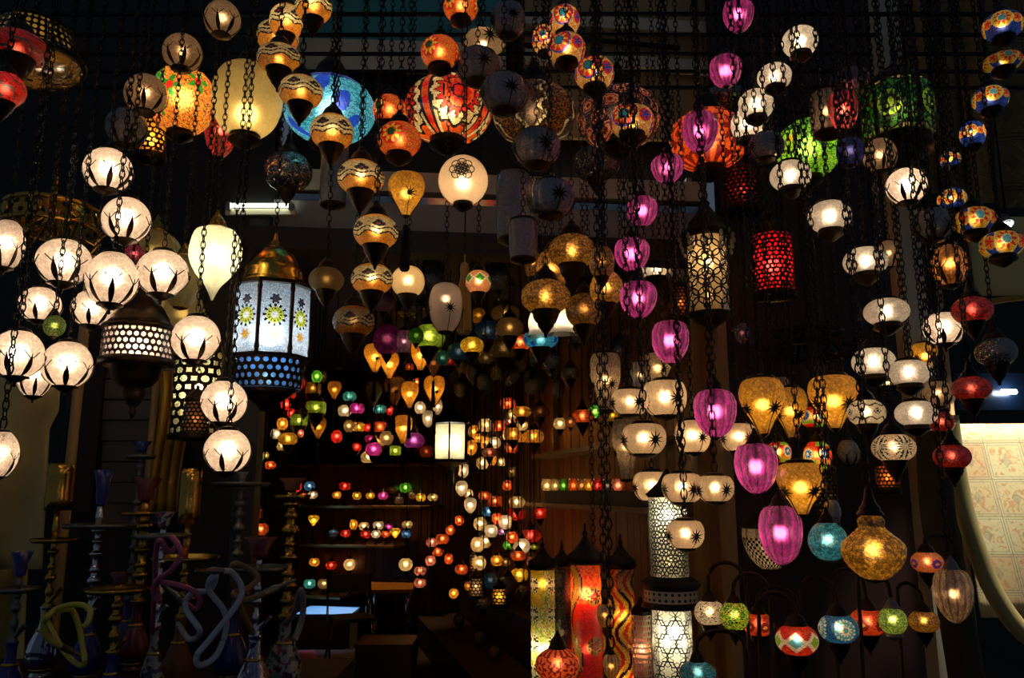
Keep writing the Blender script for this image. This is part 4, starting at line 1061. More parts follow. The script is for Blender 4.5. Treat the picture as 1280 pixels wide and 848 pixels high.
FRONT = """
22 60 74 42 2.1 redbead|red beaded mosaic lamp hanging before the lattice drum pendant
6 112 48 40 2.05 redbead|lower red beaded mosaic lamp at the left edge
228 66 47 45 2.6 clrd|clear globe lamp sitting above the amber and green mosaic globe
278 24 44 44 2.4 clrd|clear clawed globe lamp near the top, above the cream egg
182 118 50 48 2.55 clrd|clear globe lamp left of the amber and green mosaic globe
158 160 50 48 2.7 clru|unlit grey globe lamp above the small amber lattice lantern
228 126 80 84 2.95 big_greenred|big amber mosaic globe with green leaves and red blooms
309 127 86 92 2.9 bigegg|big cream crackled egg lamp with a black bottom drum
276 166 40 62 3.2 redegg|red crackled egg lamp behind the cream egg
135 213 57 53 2.5 clr|clear clawed globe, highest of the left column of globes
158 275 57 54 2.55 clr|clear clawed globe, second from the top of the left column
203 342 62 56 2.5 clr|clear clawed globe right of the bright left globe cluster
245 424 58 56 2.55 clr|clear clawed globe just above the cream filigree cylinder
280 503 56 52 2.5 clr|clear clawed globe below the octagonal lantern, upper of two
284 564 56 52 2.45 clr|clear clawed globe below the octagonal lantern, lower of two
8 306 42 60 2.5 clr|bright clear globe cut by the left edge, above the rug folds
80 328 64 56 2.5 clr|bright clear globe under the brass ring chandelier
140 349 60 66 2.5 clr|bright large clear globe left of the green glass globe
50 381 48 42 2.65 clr|bright clear globe between the chandelier globe and the green one
115 386 48 44 2.7 clr|bright clear globe half hidden behind the large bright globe
162 372 38 50 2.75 clr|bright clear globe peeking out right of the large bright globe
22 443 60 58 2.45 clr|bright clear globe at the far left, above the canvas rugs
84 456 58 56 2.5 clr|bright clear globe just left of the honeycomb lantern
44 470 40 52 2.65 clr|bright clear globe half hidden between two bright left globes
0 568 42 56 2.45 clr|lowest clear globe cut by the left edge
168 318 24 24 2.75 pinkm|small pink crackled lamp between two clear globes
68 408 26 26 2.8 greenm|small pale green crackled lamp among the left globes
194 318 60 58 2.9 crystald|pale green glass globe behind the clear globe column
268 330 62 92 2.7 crystal|dazzling white dripping glass lamp left of the octagonal lantern
228 352 44 66 2.95 crystald|pale green glass globe left of the dazzling dripping lamp
228 395 54 60 3.1 crystald|pale green glass globe behind the clawed globe near the filigree cylinder
392 8 46 40 2.4 zig|zigzag gold mosaic lamp, topmost of the zigzag spiral
358 27 42 40 2.55 zig|zigzag gold mosaic lamp, second from the top of the spiral
347 46 52 40 2.45 zig|zigzag gold mosaic lamp, third from the top of the spiral
349 74 55 38 2.35 zig|zigzag gold mosaic lamp touching the cream egg, fourth in the spiral
376 115 54 40 2.4 zig|zigzag gold mosaic lamp left of the big blue globe
415 165 54 42 2.4 zig|zigzag gold mosaic lamp in front of the big blue globe
451 222 58 42 2.4 zig|zigzag gold mosaic lamp left of the amber pear lamp
470 290 56 40 2.4 zig|zigzag gold mosaic lamp at the height of the header
465 349 52 36 2.4 zig|zigzag gold mosaic lamp left of the black tassel
442 402 52 36 2.5 zigu|dim grey zigzag mosaic lamp, lowest of the zigzag spiral
412 138 114 86 3.1 big_blue|big blue mosaic globe behind the zigzag lamps
576 8 44 38 2.4 flo|orange flower mosaic lamp at the top edge
550 66 48 40 2.55 flo|orange flower mosaic lamp above the big orange mandala globe
487 138 42 36 2.8 flo|orange flower mosaic lamp touching the mandala globe on its left
499 175 54 42 2.5 flo|orange flower mosaic lamp, lowest of its kind
604 55 52 34 2.7 mel|lit white melon lamp above the unlit grey melons
597 84 54 44 2.45 melu|unlit grey melon lamp directly above the big mandala globe
630 118 56 48 2.4 melu|unlit grey melon lamp right of the mandala globe
635 26 42 42 2.6 melu|dim unlit melon lamp near the top edge
671 186 58 46 2.4 melu|unlit grey melon lamp below the brown and cream globe
688 249 58 46 2.4 melu|unlit grey melon lamp, lowest of the grey ones
560 138 110 86 2.95 big_mandala|big orange mosaic globe with cream scallops and red mandalas
668 143 104 80 3.15 big_browncream|big brown mosaic globe with cream leaves, partly hidden
773 148 104 80 3.05 big_paisley|big dim mauve mosaic globe with round pink motifs
705 26 40 36 2.5 flm|colourful flower mosaic lamp near the top, right of the melons
681 50 32 34 2.7 flm|colourful flower mosaic lamp half hidden behind its neighbours
708 61 48 38 2.4 flm|colourful flower mosaic lamp with a teal centred bloom on its left
743 92 50 40 2.45 flm|colourful flower mosaic lamp above the big mauve globe
790 152 56 40 2.5 flm|colourful flower mosaic lamp in front of the big mauve globe
923 20 36 42 2.4 prp|purple ribbed egg lamp at the top edge
907 90 38 40 2.5 prp|purple ribbed egg lamp, second from the top
875 166 42 50 2.45 prp|purple ribbed egg lamp in front of the red and orange globe
834 212 38 36 2.55 prp|purple ribbed egg lamp, fourth from the top
803 265 36 38 2.6 prp|purple ribbed egg lamp at the height of the header
790 319 42 42 2.55 prp|purple ribbed egg lamp below the header, above the next two
798 375 44 46 2.5 prp|purple ribbed egg lamp right of the gold crackled lamps
838 428 44 54 2.4 prp|purple ribbed egg lamp above the white melon lamps
894 517 50 60 2.4 prp|purple ribbed egg lamp left of the amber pear lamps
945 586 50 62 2.4 prp|purple ribbed egg lamp left of the lowest amber pear
976 669 50 72 2.35 prp|lowest and largest purple ribbed egg lamp
928 417 20 26 2.9 prpu|tiny purple lamp alone below the red lattice lantern
885 176 98 78 2.95 big_redbig|big orange globe painted with dark red flowers
968 96 42 32 2.5 oval|white oval lamp, second highest on the right
945 131 44 36 2.55 oval|white oval lamp right of the orange red globe, upper of two
934 156 40 38 2.6 oval|white oval lamp right of the orange red globe, lower of two
1000 52 44 36 2.45 oval|white oval lamp, highest on the right
958 184 42 34 2.7 melu|unlit grey lamp left of the bright green globe
1034 142 40 52 2.8 tallwarm|white ribbed tall lamp half hidden behind the red egg
1054 139 34 50 2.6 egg_red|bright red ribbed egg lamp left of the green mandala cylinder
1062 108 48 42 2.85 prpu|dim purple egg lamp above the red egg
1010 187 78 74 2.9 big_green|bright green mosaic globe on the right
1122 143 84 74 2.95 gcyl|wide green and cream mandala mosaic cylinder lamp
1063 190 34 36 2.8 bluesm|small deep blue crackled globe right of the green globe
1100 195 40 42 2.7 clrd|clear globe with a small bulb below the green cylinder lamp
988 220 50 36 2.4 oval|white oval lamp in front of the bright green globe
1037 271 52 38 2.4 oval|white oval lamp right of the red lattice lantern
1082 327 54 34 2.4 oval|white oval lamp before the hanging chains, upper of two
1108 390 54 32 2.4 oval|white oval lamp before the hanging chains, lower of two
1092 453 52 34 2.45 oval|white oval lamp upper right of the big amber pear
1136 466 52 30 2.4 oval|white oval lamp touching another oval on its left
1145 517 50 30 2.4 oval|white oval lamp left of the small red crackled lamp
1117 560 52 32 2.4 wstar|white oval mosaic lamp with a black star burst
1083 516 46 30 2.5 wdia|white oval mosaic lamp with a dark diamond band
1133 233 48 44 2.45 clr|clear clawed globe above the pair of long chains
1166 281 48 42 2.5 clru|unlit clear globe left of the colourful right mosaics
1111 318 26 34 2.75 clrd|small clear globe behind the upper chain oval
1173 493 38 32 2.6 clrd|clear globe just above the small red crackled lamp
1180 411 48 40 2.5 clr|clear clawed globe below the amber globe on the right
1187 332 44 52 2.5 ambglobe|amber ribbed globe left of the street awning
1253 33 46 36 2.5 flr|blue flower mosaic lamp, highest at the right edge
1253 78 46 28 2.6 flr|blue flower mosaic lamp, second from top at the right edge
1238 124 42 32 2.7 flr|blue flower mosaic lamp, third from top at the right edge
1216 168 30 30 2.9 flr|small red and blue flower mosaic lamp before the dark carpet
1188 200 24 20 3.05 flr|smallest flower mosaic lamp before the dark carpet
1190 250 34 28 2.9 flr|red and blue flower mosaic lamp above the unlit clear globe
1218 276 50 32 2.5 flr|flower mosaic lamp with a red ringed bloom, right of unlit globe
1252 306 52 32 2.4 flr|flower mosaic lamp in front of the street awning
1215 388 48 32 2.5 redc|red crackled lamp below the street awning
1214 486 46 28 2.55 redc|red crackled lamp before the dark street, above the cream rug
1190 571 44 28 2.4 redc|lowest red crackled lamp, overlapping the cream rug
1177 528 30 24 2.65 redc|small red crackled lamp right of the white ovals
1245 440 48 34 2.5 dark|black unlit lamp silhouette before the street
953 508 56 70 2.5 pear|amber pear lamp right of the bright purple egg
988 516 42 62 2.65 pear|amber pear lamp half hidden between two bigger pears
1042 503 60 66 2.5 pear|big amber pear lamp with black stars below the dark chandelier
1001 611 58 64 2.4 pear|lowest big amber pear lamp with black stars
1156 446 30 34 2.8 pear|small amber pear lamp behind the white ovals
1018 522 34 26 2.75 multi|rainbow mosaic lamp between the amber pears
974 566 30 26 2.8 multi|rainbow mosaic lamp below the left amber pears
1022 570 34 34 2.85 multi|rainbow mosaic lamp above the lowest amber pear
1060 566 28 32 2.75 clru|small unlit clear globe below the big amber pear
962 686 66 50 2.65 wbowl|white bowl lamp with black checks behind the largest purple egg
1035 677 48 46 2.45 bluec|turquoise crackled globe beside the big gold onion lamp
1091 684 76 78 2.4 goldbig|big gold crackled onion lamp on the lower right
1040 640 22 30 2.95 clru|tiny unlit globe behind the lowest amber pear
508 244 46 54 2.45 pear|amber pear lamp with a black tassel above the opening
579 226 62 60 2.5 rosette|white globe with a black lace rosette before the header
418 216 34 80 2.9 tall|unlit clear tall glass lamp behind the zigzag spiral
642 258 44 84 2.8 tall|unlit bluish tall glass lamp before the header
654 300 36 50 3.0 tall|unlit short tall-glass lamp under the bluish one
745 205 60 44 3.2 darkmar|dark maroon unlit globe above the header
360 215 60 50 3.2 darkmar|dark maroon unlit globe left of the header
905 128 70 40 3.3 darkmar|dark maroon unlit globe behind the purple eggs
715 314 60 40 2.6 gold|gold crackled lamp, topmost of the gold cluster
690 338 40 50 2.8 gold|gold crackled lamp behind the topmost gold lamp
682 371 62 40 2.4 gold|gold crackled lamp over the white tulip lamps
758 361 42 40 2.55 gold|gold crackled lamp left of the purple eggs
752 328 32 38 2.85 goldd|dim gold crackled lamp behind the purple egg
730 388 46 40 2.85 goldd|dim gold crackled lamp, lowest of the gold cluster
666 330 22 34 3.0 goldd|small dim gold lamp at the left of the gold cluster
510 352 42 36 2.9 whiteobl|warm white oval lamp beneath the black tassel
408 350 44 30 2.9 creamd|dim cream oval lamp right of the octagonal lantern
557 385 42 62 3.2 starglobe|white egg lamp with black stars left of the cream tassel
598 353 32 28 3.3 gdia|peach mosaic lamp with green diamonds right of the cream tassel
831 498 54 44 2.45 mel|white melon lamp with black stars under a purple egg
787 503 46 32 2.6 mel|white melon lamp left of the upper starred one
805 549 54 38 2.45 mel|white melon lamp in the middle of the white group
866 546 42 40 2.55 mel|white melon lamp left of the bright purple egg's tip
923 547 44 34 2.6 mel|white melon lamp between the purple egg and the amber pear
815 608 46 36 2.5 mel|white melon lamp, left of the row of three
853 610 50 36 2.4 mel|white melon lamp, middle of the row of three
894 611 46 32 2.5 mel|white melon lamp, right of the row of three
857 668 46 34 2.4 mel|white melon lamp hanging alone before the white column
757 478 38 72 2.6 vase|white crackled vase lamp with a star, above the shelf lamps
782 562 32 76 2.7 vase|white crackled vase lamp left of the middle melon lamp
800 470 24 34 2.9 tallwarm|small ribbed clear lamp right of the upper vase lamp
822 462 34 40 2.75 vase|small white vase lamp below the purple egg
978 492 18 40 2.9 tallwarm|narrow white lamp between purple egg and amber pears
""".strip().splitlines()
def solo_tassel(label, px, y0, y1, wpx, Y, mat):
    block(px, y0, y1, wpx * 1.3, Y); top = P(px, y0, Y); m = M(Y, y0); root = thing('hanging_tassel', label, 'tassel', top)
    put('tassel', tassel_mesh(mat), root, sc=(wpx * m, wpx * m, top.z - P(px, y1, Y).z))
    put('cord', rod_mesh(), root, sc=(.003, .003, hang_z(Y) - top.z))
solo_tassel('long cream tassel hanging in the middle of the opening', 581, 318, 416, 15, RAILS[8], 'cream_thread')
ROS = {}
for ln in FRONT:
    d, lb = ln.split('|'); q = d.split(); x, y, ww, hh, Yd = map(float, q[:5])
    tas = (.17, 'black_thread', .026) if lb.startswith('amber pear lamp with a black tassel') else None
    ROS[lb] = lamp(lb, x, y, ww, hh, Yd, q[5], tassel=tas)
# lace rosette and pierced collar of the white globe
rt = [o for k, o in ROS.items() if 'rosette' in k][0]
sh = [c for c in rt.children if c.name.startswith('shade')][0]; r, h = sh.scale[0], sh.scale[2]
b = MB()
for k in range(8):
    a = 2 * PI * k / 8
    for rr, R_ in ((.32, .17), (.16, .13)):
        pts = []
        for i in range(14):
            q = 2 * PI * i / 14; x = rr * math.sin(a) + R_ * math.sin(q); z = .12 + rr * math.cos(a) + R_ * math.cos(q)
            pts.append((x, -math.sqrt(max(.01, 1.02 - x * x - z * z * .8)), z))
        b.tube(pts, .02, 4, True)
put('lace_rosette', b.mesh('rosette', 'iron'), rt, (0, 0, h), sc=(r, r, h))

# free-hanging tassel and white tulips
lamp('white tulip glass lamp below the gold lamp, left one', 672, 404, 26, 34, 2.95, 'tulip')
lamp('white tulip glass lamp below the gold lamp, right one', 702, 402, 34, 32, 2.95, 'tulip')
lamp('turquoise and blue mosaic lamp under the white tulips', 676, 424, 44, 24, 3.3, 'turq')

# ------------------------------------------------------------------ lamps deep inside, in clusters
HEX = dict(white='#fff0dc', cream='#f8dca4', amber='#f4a62c', gold='#e8b02c', orange='#f4621c', red='#e4180e', magenta='#e030c8', purple='#a028b8', blue='#2c78d8', teal='#38b0c8', green='#4cb42c', lime='#a8d83c', yellow='#f8c81c', pink='#f08c84', lilac='#c080d8', grey='#8c8c90', brown='#a8682c', olive='#8c8050')
ORD = ['first', 'second', 'third', 'fourth', 'fifth', 'sixth', 'seventh', 'eighth', 'ninth', 'tenth', 'eleventh', 'twelfth', 'thirteenth', 'fourteenth', 'fifteenth', 'sixteenth', 'seventeenth', 'eighteenth', 'nineteenth', 'twentieth']
KW = {'o': ('oblate', 'oval'), 'g': ('globe', 'round'), 'p': ('pear', 'pear'), 'e': ('egg', 'egg-shaped'), 'c': ('cyl', 'drum-shaped'), 'h': ('heart', 'heart-shaped')}
def cluster(phrase, order, rows, Y, hang=True, shelf=None, tass=False, noun='lamp', mat=None, size='small', cap='dome', cup='cone'):
    """rows: px py w h colour shape [bulb] [depth]; labels count lamps of one colour along the cluster"""
    L = []; gr = 1.0 if shelf is not None else 1.1
    for ln in rows.strip().splitlines():
        for it in ln.split(';'):
            q = it.split()
            if not q: continue
            L.append((float(q[0]), float(q[1]), float(q[2]) * gr, float(q[3]) * gr, q[4], q[5], q[6] if len(q) > 6 else 'bulb_warm', float(q[7]) if len(q) > 7 else Y))
    cnt = {}
    for t in sorted(L, key=lambda t: t[0] if order == 'left' else t[1]): cnt.setdefault(t[4], []).append(t)
    for t in L:
        px, py, ww, hh, cn, sk, bm, Yd = t
        if bm == 'off': bm = None
        same = cnt[cn]; i = same.index(t)
        un = 'unlit ' if bm is None else ''
        pos = ('the only %s one' % cn) if len(same) == 1 else '%s %s from %s' % (ORD[i], cn, order)
        lb = '%s %s%s %s %s, %s %s' % (size, un, cn, KW[sk][1], noun, pos, phrase)
        s = dict(shape=KW[sk][0], mat=mat or ('smoke' if bm is None else 'mosaic_small' if cn not in ('white', 'cream') else 'clear'), col=HEX[cn], bulb=bm, cap=cap, cup=cup, name='small_lamp', br=.24)
        if sk == 'p': s.update(mat='crackle2', star=True, cap='crown', cup='tip', name='pear_lamp')
        if shelf is not None:
            ym = (min(q[1] for q in L) + max(q[1] for q in L)) / 2
            if py < ym: Yd += .3
            c = P(px, py, Yd); m = M(Yd, py); r, h = ww * m / 2, hh * m / 2
            z = shelf(px, py) if callable(shelf) else shelf
            root = lamp(lb, px, py, ww, hh, Yd, s, group='lamps ' + phrase, hang=False, spot=(c, r, h, Yd))
            root['on'] = 1
            zl = z - (c.z - h)
            put('stand', once('stand', lambda: MB().lathe([(.6, -1), (.55, -.95), (.2, -.85), (.16, -.3), (.3, -.15), (.5, 0)], 10).mesh('stand', 'bronze')), root, (0, 0, 0), sc=(r, r, max(.005, -zl)))
        else:
            lamp(lb, px, py, ww, hh, Yd, s, group='lamps ' + phrase, tassel=((.03 * Yd + .02, 'black_thread', .0042 * Yd) if tass else None))
cluster('among the tasselled pears', 'left', """469 448 26 32 amber p; 487 457 22 30 amber p; 526 446 26 32 amber p; 542 455 19 28 brown p bulb_low; 493 489 24 32 brown p bulb_low; 512 494 20 30 amber p; 543 489 24 34 amber p
504 537 21 32 amber p; 466 493 22 28 olive p off; 418 488 16 20 amber p bulb_dim; 398 535 18 24 amber p bulb_dim""", 5.2, tass=True, size='glowing')
cluster('hanging over the back shelves', 'left', """525 510 13 14 white g; 547 509 11 18 white e; 535 524 13 19 white e; 437 496 16 11 teal o; 446 511 18 12 magenta o; 431 514 16 13 white o; 475 512 16 10 teal o; 448 534 16 11 gold o; 475 534 19 12 orange o
475 551 18 13 gold o; 517 551 25 17 purple o; 467 562 19 15 magenta o; 461 572 19 13 cream o; 494 564 13 11 lime c; 446 559 11 9 red o; 421 546 13 15 red g; 487 513 9 11 red g; 533 565 16 13 orange o bulb_low; 483 548 16 16 cream g bulb_dim; 436 533 12 14 cream g bulb_dim; 460 535 10 9 red o; 463 549 14 9 magenta o bulb_dim; 512 459 10 8 orange o bulb_dim; 521 478 9 9 orange o""", 7.2)
cluster('right of the octagonal lantern', 'top', """395 510 23 14 lime c; 374 526 19 13 lime c; 396 471 13 14 green g; 391 486 19 13 gold c bulb_dim; 360 549 22 14 gold o; 346 543 15 12 white o; 353 557 13 12 cream o; 353 530 13 14 amber g; 364 493 11 10 red o; 358 506 13 13 red g; 364 517 9 11 red g; 379 479 7 12 red e
367 483 13 7 magenta o; 373 468 13 11 amber o bulb_dim; 376 542 7 9 pink g; 320 562 10 11 blue g; 324 574 9 9 teal g; 338 582 13 9 orange o; 332 570 8 9 cream g bulb_dim; 404 471 8 13 olive g bulb_low; 380 516 10 10 olive g off; 318 642 20 12 orange o; 326 662 18 13 orange o; 317 616 11 15 lime e bulb_low; 305 612 7 14 red e; 296 610 12 11 red o bulb_dim""", 5.0)
cluster('in the right back cluster', 'top', """635 505 18 13 orange o; 648 516 14 13 amber g; 640 519 11 12 cream g; 607 532 18 15 cream g; 624 533 16 12 orange o; 637 527 14 9 pink o; 641 543 22 14 amber o; 592 540 13 15 amber g; 589 560 14 17 amber e; 606 553 13 14 amber g; 618 554 15 13 white g; 639 560 16 12 orange o
573 568 13 18 white e; 579 589 14 16 white e; 566 592 15 24 olive p off; 577 611 14 17 white e; 586 618 10 11 cream g; 603 579 15 15 cream g; 615 575 11 13 amber g; 627 578 11 9 cream o; 634 607 13 12 orange g; 606 620 15 10 orange o; 619 627 18 12 orange c
588 632 14 17 white e; 611 640 16 11 blue o; 646 628 19 13 cream o; 645 643 23 14 red o; 675 642 17 12 red o; 621 649 14 13 orange g; 632 653 16 16 white g; 600 655 15 15 cream g; 614 664 15 14 white o; 628 665 11 7 lilac o; 640 672 14 13 orange g; 663 670 25 14 red o
607 677 14 15 cream g; 597 681 16 17 cream g; 635 682 12 10 green o; 652 683 20 17 white g; 648 695 18 11 orange o; 574 651 11 11 orange g; 563 663 11 11 orange g; 599 704 16 16 cream g; 621 701 14 12 amber o; 577 712 15 11 orange o; 649 719 21 15 yellow o; 613 726 17 18 blue g bulb_low; 635 731 22 18 brown o off
585 733 9 10 amber g bulb_dim; 567 742 11 11 amber g; 604 757 15 14 grey g off; 655 740 18 16 grey g off; 632 703 11 10 cream g bulb_low; 653 515 0 0 amber o""".replace('; 653 515 0 0 amber o', '') + """
652 515 22 12 amber o; 675 515 22 13 brown o bulb_low; 650 547 16 12 amber o; 667 546 24 15 amber o; 653 532 13 12 cream g; 644 532 10 9 cream g; 598 548 10 10 amber o; 612 566 18 10 pink o bulb_dim; 630 545 9 10 cream g; 668 684 9 6 lime o bulb_dim; 663 704 9 14 pink e bulb_dim; 640 590 12 12 cream g bulb_low""", 6.6)
cluster('on the pole behind the table', 'top', """540 678 15 10 pink o; 553 674 15 11 orange o; 547 690 14 10 orange o; 538 701 12 11 pink o; 561 699 10 12 orange g; 525 714 14 10 pink o; 525 729 14 10 pink o; 507 706 16 14 cream g""", 7.8)
def zl(y): return lambda px, py: P(px, y, 9.6).z
cluster('on the upper back shelf', 'left', """371 608 13 14 red g; 387 608 14 11 blue o; 391 619 13 9 white o; 421 619 12 9 amber o; 431 608 15 10 red o; 446 620 12 9 gold o; 463 620 12 8 gold o; 479 620 13 9 magenta o; 507 610 16 12 green o
526 622 13 10 yellow o; 541 622 13 9 cream o; 491 611 15 12 brown o off; 499 626 12 9 grey o off; 515 620 10 8 brown o off; 379 619 9 7 orange o bulb_dim""", 9.35, shelf=zl(632), cup=None)
cluster('on the lower back shelf', 'left', """392 651 14 13 yellow h; 442 656 10 12 amber o; 455 658 13 10 cream o; 473 657 14 10 white o; 486 659 10 8 magenta o; 509 656 14 9 cream o; 417 667 13 8 grey o off; 432 667 13 9 red o; 457 668 13 10 red o; 470 668 12 10 white g; 482 668 12 8 orange o; 494 667 13 13 yellow h; 508 668 12 9 blue o""", 9.3, shelf=zl(679), cup=None)
cluster('on the bench left of the table', 'left', """393 703 13 10 amber o; 414 707 14 10 red o; 437 706 15 14 cream g; 387 730 15 11 teal o; 405 730 16 12 cream o bulb_dim; 422 732 12 8 teal o bulb_low; 438 730 15 10 red o bulb_dim""", 9.62, shelf=zl(744), cup=None)
cluster('under the front of the ceiling', 'left', """484 425 32 34 purple g bulb_low; 505 428 16 26 lilac c bulb_dim; 536 421 38 26 lime o; 520 420 18 18 green g bulb_low; 553 448 16 18 teal g bulb_low; 573 440 26 20 blue g bulb_low; 590 432 27 18 yellow o; 609 414 30 22 blue o bulb_low; 637 410 32 22 cream o bulb_low; 629 436 36 24 olive o bulb_low; 650 428 26 18 orange o
562 452 20 12 red o bulb_low; 607 448 18 14 olive g bulb_low; 632 392 34 18 cream o bulb_low; 540 345 26 40 olive e off; 622 345 26 34 olive g off; 630 360 28 30 olive g off; 545 365 24 26 olive g off; 598 395 18 18 gold g bulb_low; 720 420 24 20 olive g off; 775 440 18 34 olive e off; 690 450 22 22 grey g off; 713 466 22 16 olive o off; 670 445 16 18 olive o off; 738 395 20 20 olive g off; 480 378 26 24 lilac g off; 512 385 30 24 grey g off; 536 378 20 20 grey g off""", 4.75, size='mid-sized', cup='cone')
un = []
r2 = random.Random(5)
for i in range(20):
    un.append('%d %d %d %d olive %s off %.2f' % (566 + 7 * i + r2.randint(-3, 3), 466 + r2.randint(-12, 24), 15, 18 + r2.randint(0, 8), r2.choice('gep'), 5.0 + r2.random() * .8))
cluster('in the unlit ceiling bunch', 'left', ';'.join(un), 5.4, size='little')
# wall lamps on the right wall
cluster('on brackets along the right wall', 'left', """700 530 15 13 cream o; 713 528 13 12 brown g bulb_dim; 728 521 27 15 orange o; 744 515 16 15 green g; 766 520 12 14 yellow c bulb_dim""", 4.9, cap='spire')
# mosaic candle cups on the right wall shelf
def cupz(px, py): return CUPZ
def wall_at(px, off):
    """plan point in front of the right wall under pixel column px"""
    a, b = Vector(BR).to_3d(), Vector(RF).to_3d(); d = (b - a).normalized(); n = Vector((d.y, -d.x, 0))
    k = (px - 640) / F; p = a + n * off
    s = (k / math.cos(0) * p.y * 1.0 - p.x) / (d.x - k * d.y) if True else 0
    return p + d * s
a_, b_ = Vector(BR).to_3d(), Vector(RF).to_3d(); d_ = (b_ - a_).normalized(); n_ = Vector((d_.y, -d_.x, 0))
rzr = math.atan2(d_.y, d_.x); LR = (b_ - a_).length
def on_wall(s, off, z): p = a_ + d_ * s + n_ * off; return Vector((p.x, p.y, z))
def wall_s(px, off):
    k = (px - 640) / F / math.cos(TH); lo, hi = 0.0, LR
    for _ in range(40):
        mid = (lo + hi) / 2; p = on_wall(mid, off, 0)
        if p.x / p.y < k: lo = mid
        else: hi = mid
    return lo
def shelf_board(label, s0, s1, z, dep, mat='shelfwood'):
    o = put('wall_shelf', boxm((s1 - s0, dep, .03), mat), None, on_wall((s0 + s1) / 2, dep / 2 + .03, z), (0, 0, rzr)); tag(o, label, 'shelf', 'wall shelves'); 
    return o
s0, s1 = wall_s(665, .2), wall_s(812, .2)
shelf_board('upper pine shelf along the right wall, above eye level', s0, s1 + .1, 1.88, .22)
shelf_board('lower pine shelf along the right wall under the mosaic cups', s0, s1 + .1, 1.5, .24)
put_box = tag(put('display_box', boxm((s1 - s0 - .5, .18, .09), 'black'), None, on_wall((s0 + s1) / 2 + .2, .14, 1.56), (0, 0, rzr)), 'long black box under the row of mosaic cups', 'box')
for nm, sz, zz in (('trim_7', wall_s(694, .03), 2.1),):
    o = put(nm, boxm((.06, .04, 1.4), 'trim'), None, on_wall(sz, .045, 2.25), (0, 0, rzr)); o['kind'] = 'structure'; o['label'] = 'pale upright trim on the right wall'
for k, px in enumerate((870, 915)):
    o = put('trim_%d' % (8 + k), boxm((.07, .05, 2.9), 'trim'), None, on_wall(wall_s(px, .03), .045, 1.46), (0, 0, rzr)); o['kind'] = 'structure'; o['label'] = 'pale upright post on the right wall, %s' % ('inner one', 'outer one')[k]
CUPROW = [(682, 14, 'cream'), (692, 10, 'cream'), (702, 12, 'green'), (714, 13, 'orange'), (724, 12, 'brown'), (733, 13, 'amber'), (744, 14, 'red'), (755, 11, 'grey'), (768, 16, 'pink')]
for i, (px, wp, cn) in enumerate(CUPROW):
    s = wall_s(px, .14); p = on_wall(s, .14, 1.605); m = M(p.y, 605); R = wp * m / 2; H = 15 * m
    root = thing('candle_cup', '%s mosaic candle cup, %s from the left on the right wall shelf' % (cn, ORD[i]), 'candle cup', p, 'mosaic cups on the right wall shelf')
    put('glass_cup', once('ccup', lambda: MB().lathe([(.8, 0), (1, .2), (1, .8), (.92, 1)], 20, caps=False).mesh('cup', 'mosaic_small')), root, sc=(R, R, H), color=L4(HEX[cn]))
    put('foot', once('cfoot', lambda: MB().lathe([(.8, 0), (.82, .06), (.01, .07)], 14).mesh('foot', 'iron')), root, sc=(R, R, H))
    put('bulb', bulb_mesh('bulb_dim' if cn != 'grey' else 'bulb_low'), root, (0, 0, H * .45), sc=(R * .4,) * 3)
# back wall shelves
ab, bb = Vector(BL).to_3d(), Vector(BR).to_3d(); db = (bb - ab).normalized(); nb = Vector((db.y, -db.x, 0)); rzb = math.atan2(db.y, db.x)
def back_shelf(label, x0, x1, y, dep):
    zc = P(450, y, 9.6).z; pc = P((x0 + x1) / 2, y, 9.5); ln = (x1 - x0) * M(9.5, y)
    cx = pc.x; t = (cx - ab.x) / db.x; p = ab + db * t + nb * (dep / 2 + .035)
    return tag(put('back_shelf', boxm((ln, dep, .025), 'shelfwood'), None, (p.x, p.y, zc - .0125), (0, 0, rzb)), label, 'shelf', 'back wall shelves')
back_shelf('topmost empty shelf on the back wall', 355, 548, 580, .3)
back_shelf('upper back shelf carrying a row of small lamps', 362, 556, 632, .75)
back_shelf('lower back shelf carrying two rows of small lamps', 395, 520, 679, .75)
back_shelf('narrow bench shelf left of the table', 372, 446, 744, .62)

# ---- swan-neck table lamps on the right bench
BEN = .93
bench = thing('display_bench', 'dark low display bench under the swan-neck lamps', 'bench', (1.27, 2.62, 0))
put('top', boxm((1.18, .7, .04), 'black'), bench, (0, 0, BEN - .02))
for sx in (-1, 1):
    for sy in (-1, 1): put('leg', once('bleg', lambda: boxm((.05, .05, BEN - .04), 'black')), bench, (sx * .55, sy * .31, (BEN - .04) / 2))
put('front_board', boxm((1.1, .02, .5), 'black'), bench, (0, -.33, BEN - .3))
SWAN = [('white crackled mosaic swan-neck lamp, leftmost on the right bench', 887, 766, 38, 28, 2.6, 'crackwhite', 48, 704), ('green mosaic swan-neck lamp next to the white crackled one', 918, 770, 36, 32, 2.42, 'darkgreen', 46, 718),
        ('orange mosaic swan-neck lamp right of the green one', 948, 781, 38, 26, 2.66, 'redspot', 50, 735), ('red and white swan-neck lamp with blue and green diamonds', 996, 800, 52, 34, 2.34, 'diamond', -46, 742),
        ('blue swan-neck lamp with white dotted rings', 1048, 786, 48, 32, 2.5, 'bluering', -44, 722), ('orange red spotted swan-neck lamp right of the blue ringed one', 1085, 778, 44, 30, 2.66, 'redspot', -40, 712),
        ('pale green swan-neck lamp with a fluted pewter cap', 1116, 776, 34, 30, 2.5, 'greencap', -40, 716), ('small gold crackled lamp on the right, below the orange flower lamp', 1155, 777, 36, 24, 2.75, 'gold', -30, 730),
        ('peach swan-neck lamp with a purple bloom', 1159, 703, 38, 24, 2.8, 'orangespot', 34, 670), ('blue crackled lamp at the bottom, right of the white column', 872, 842, 46, 28, 2.32, 'bluec', 62, 790)]
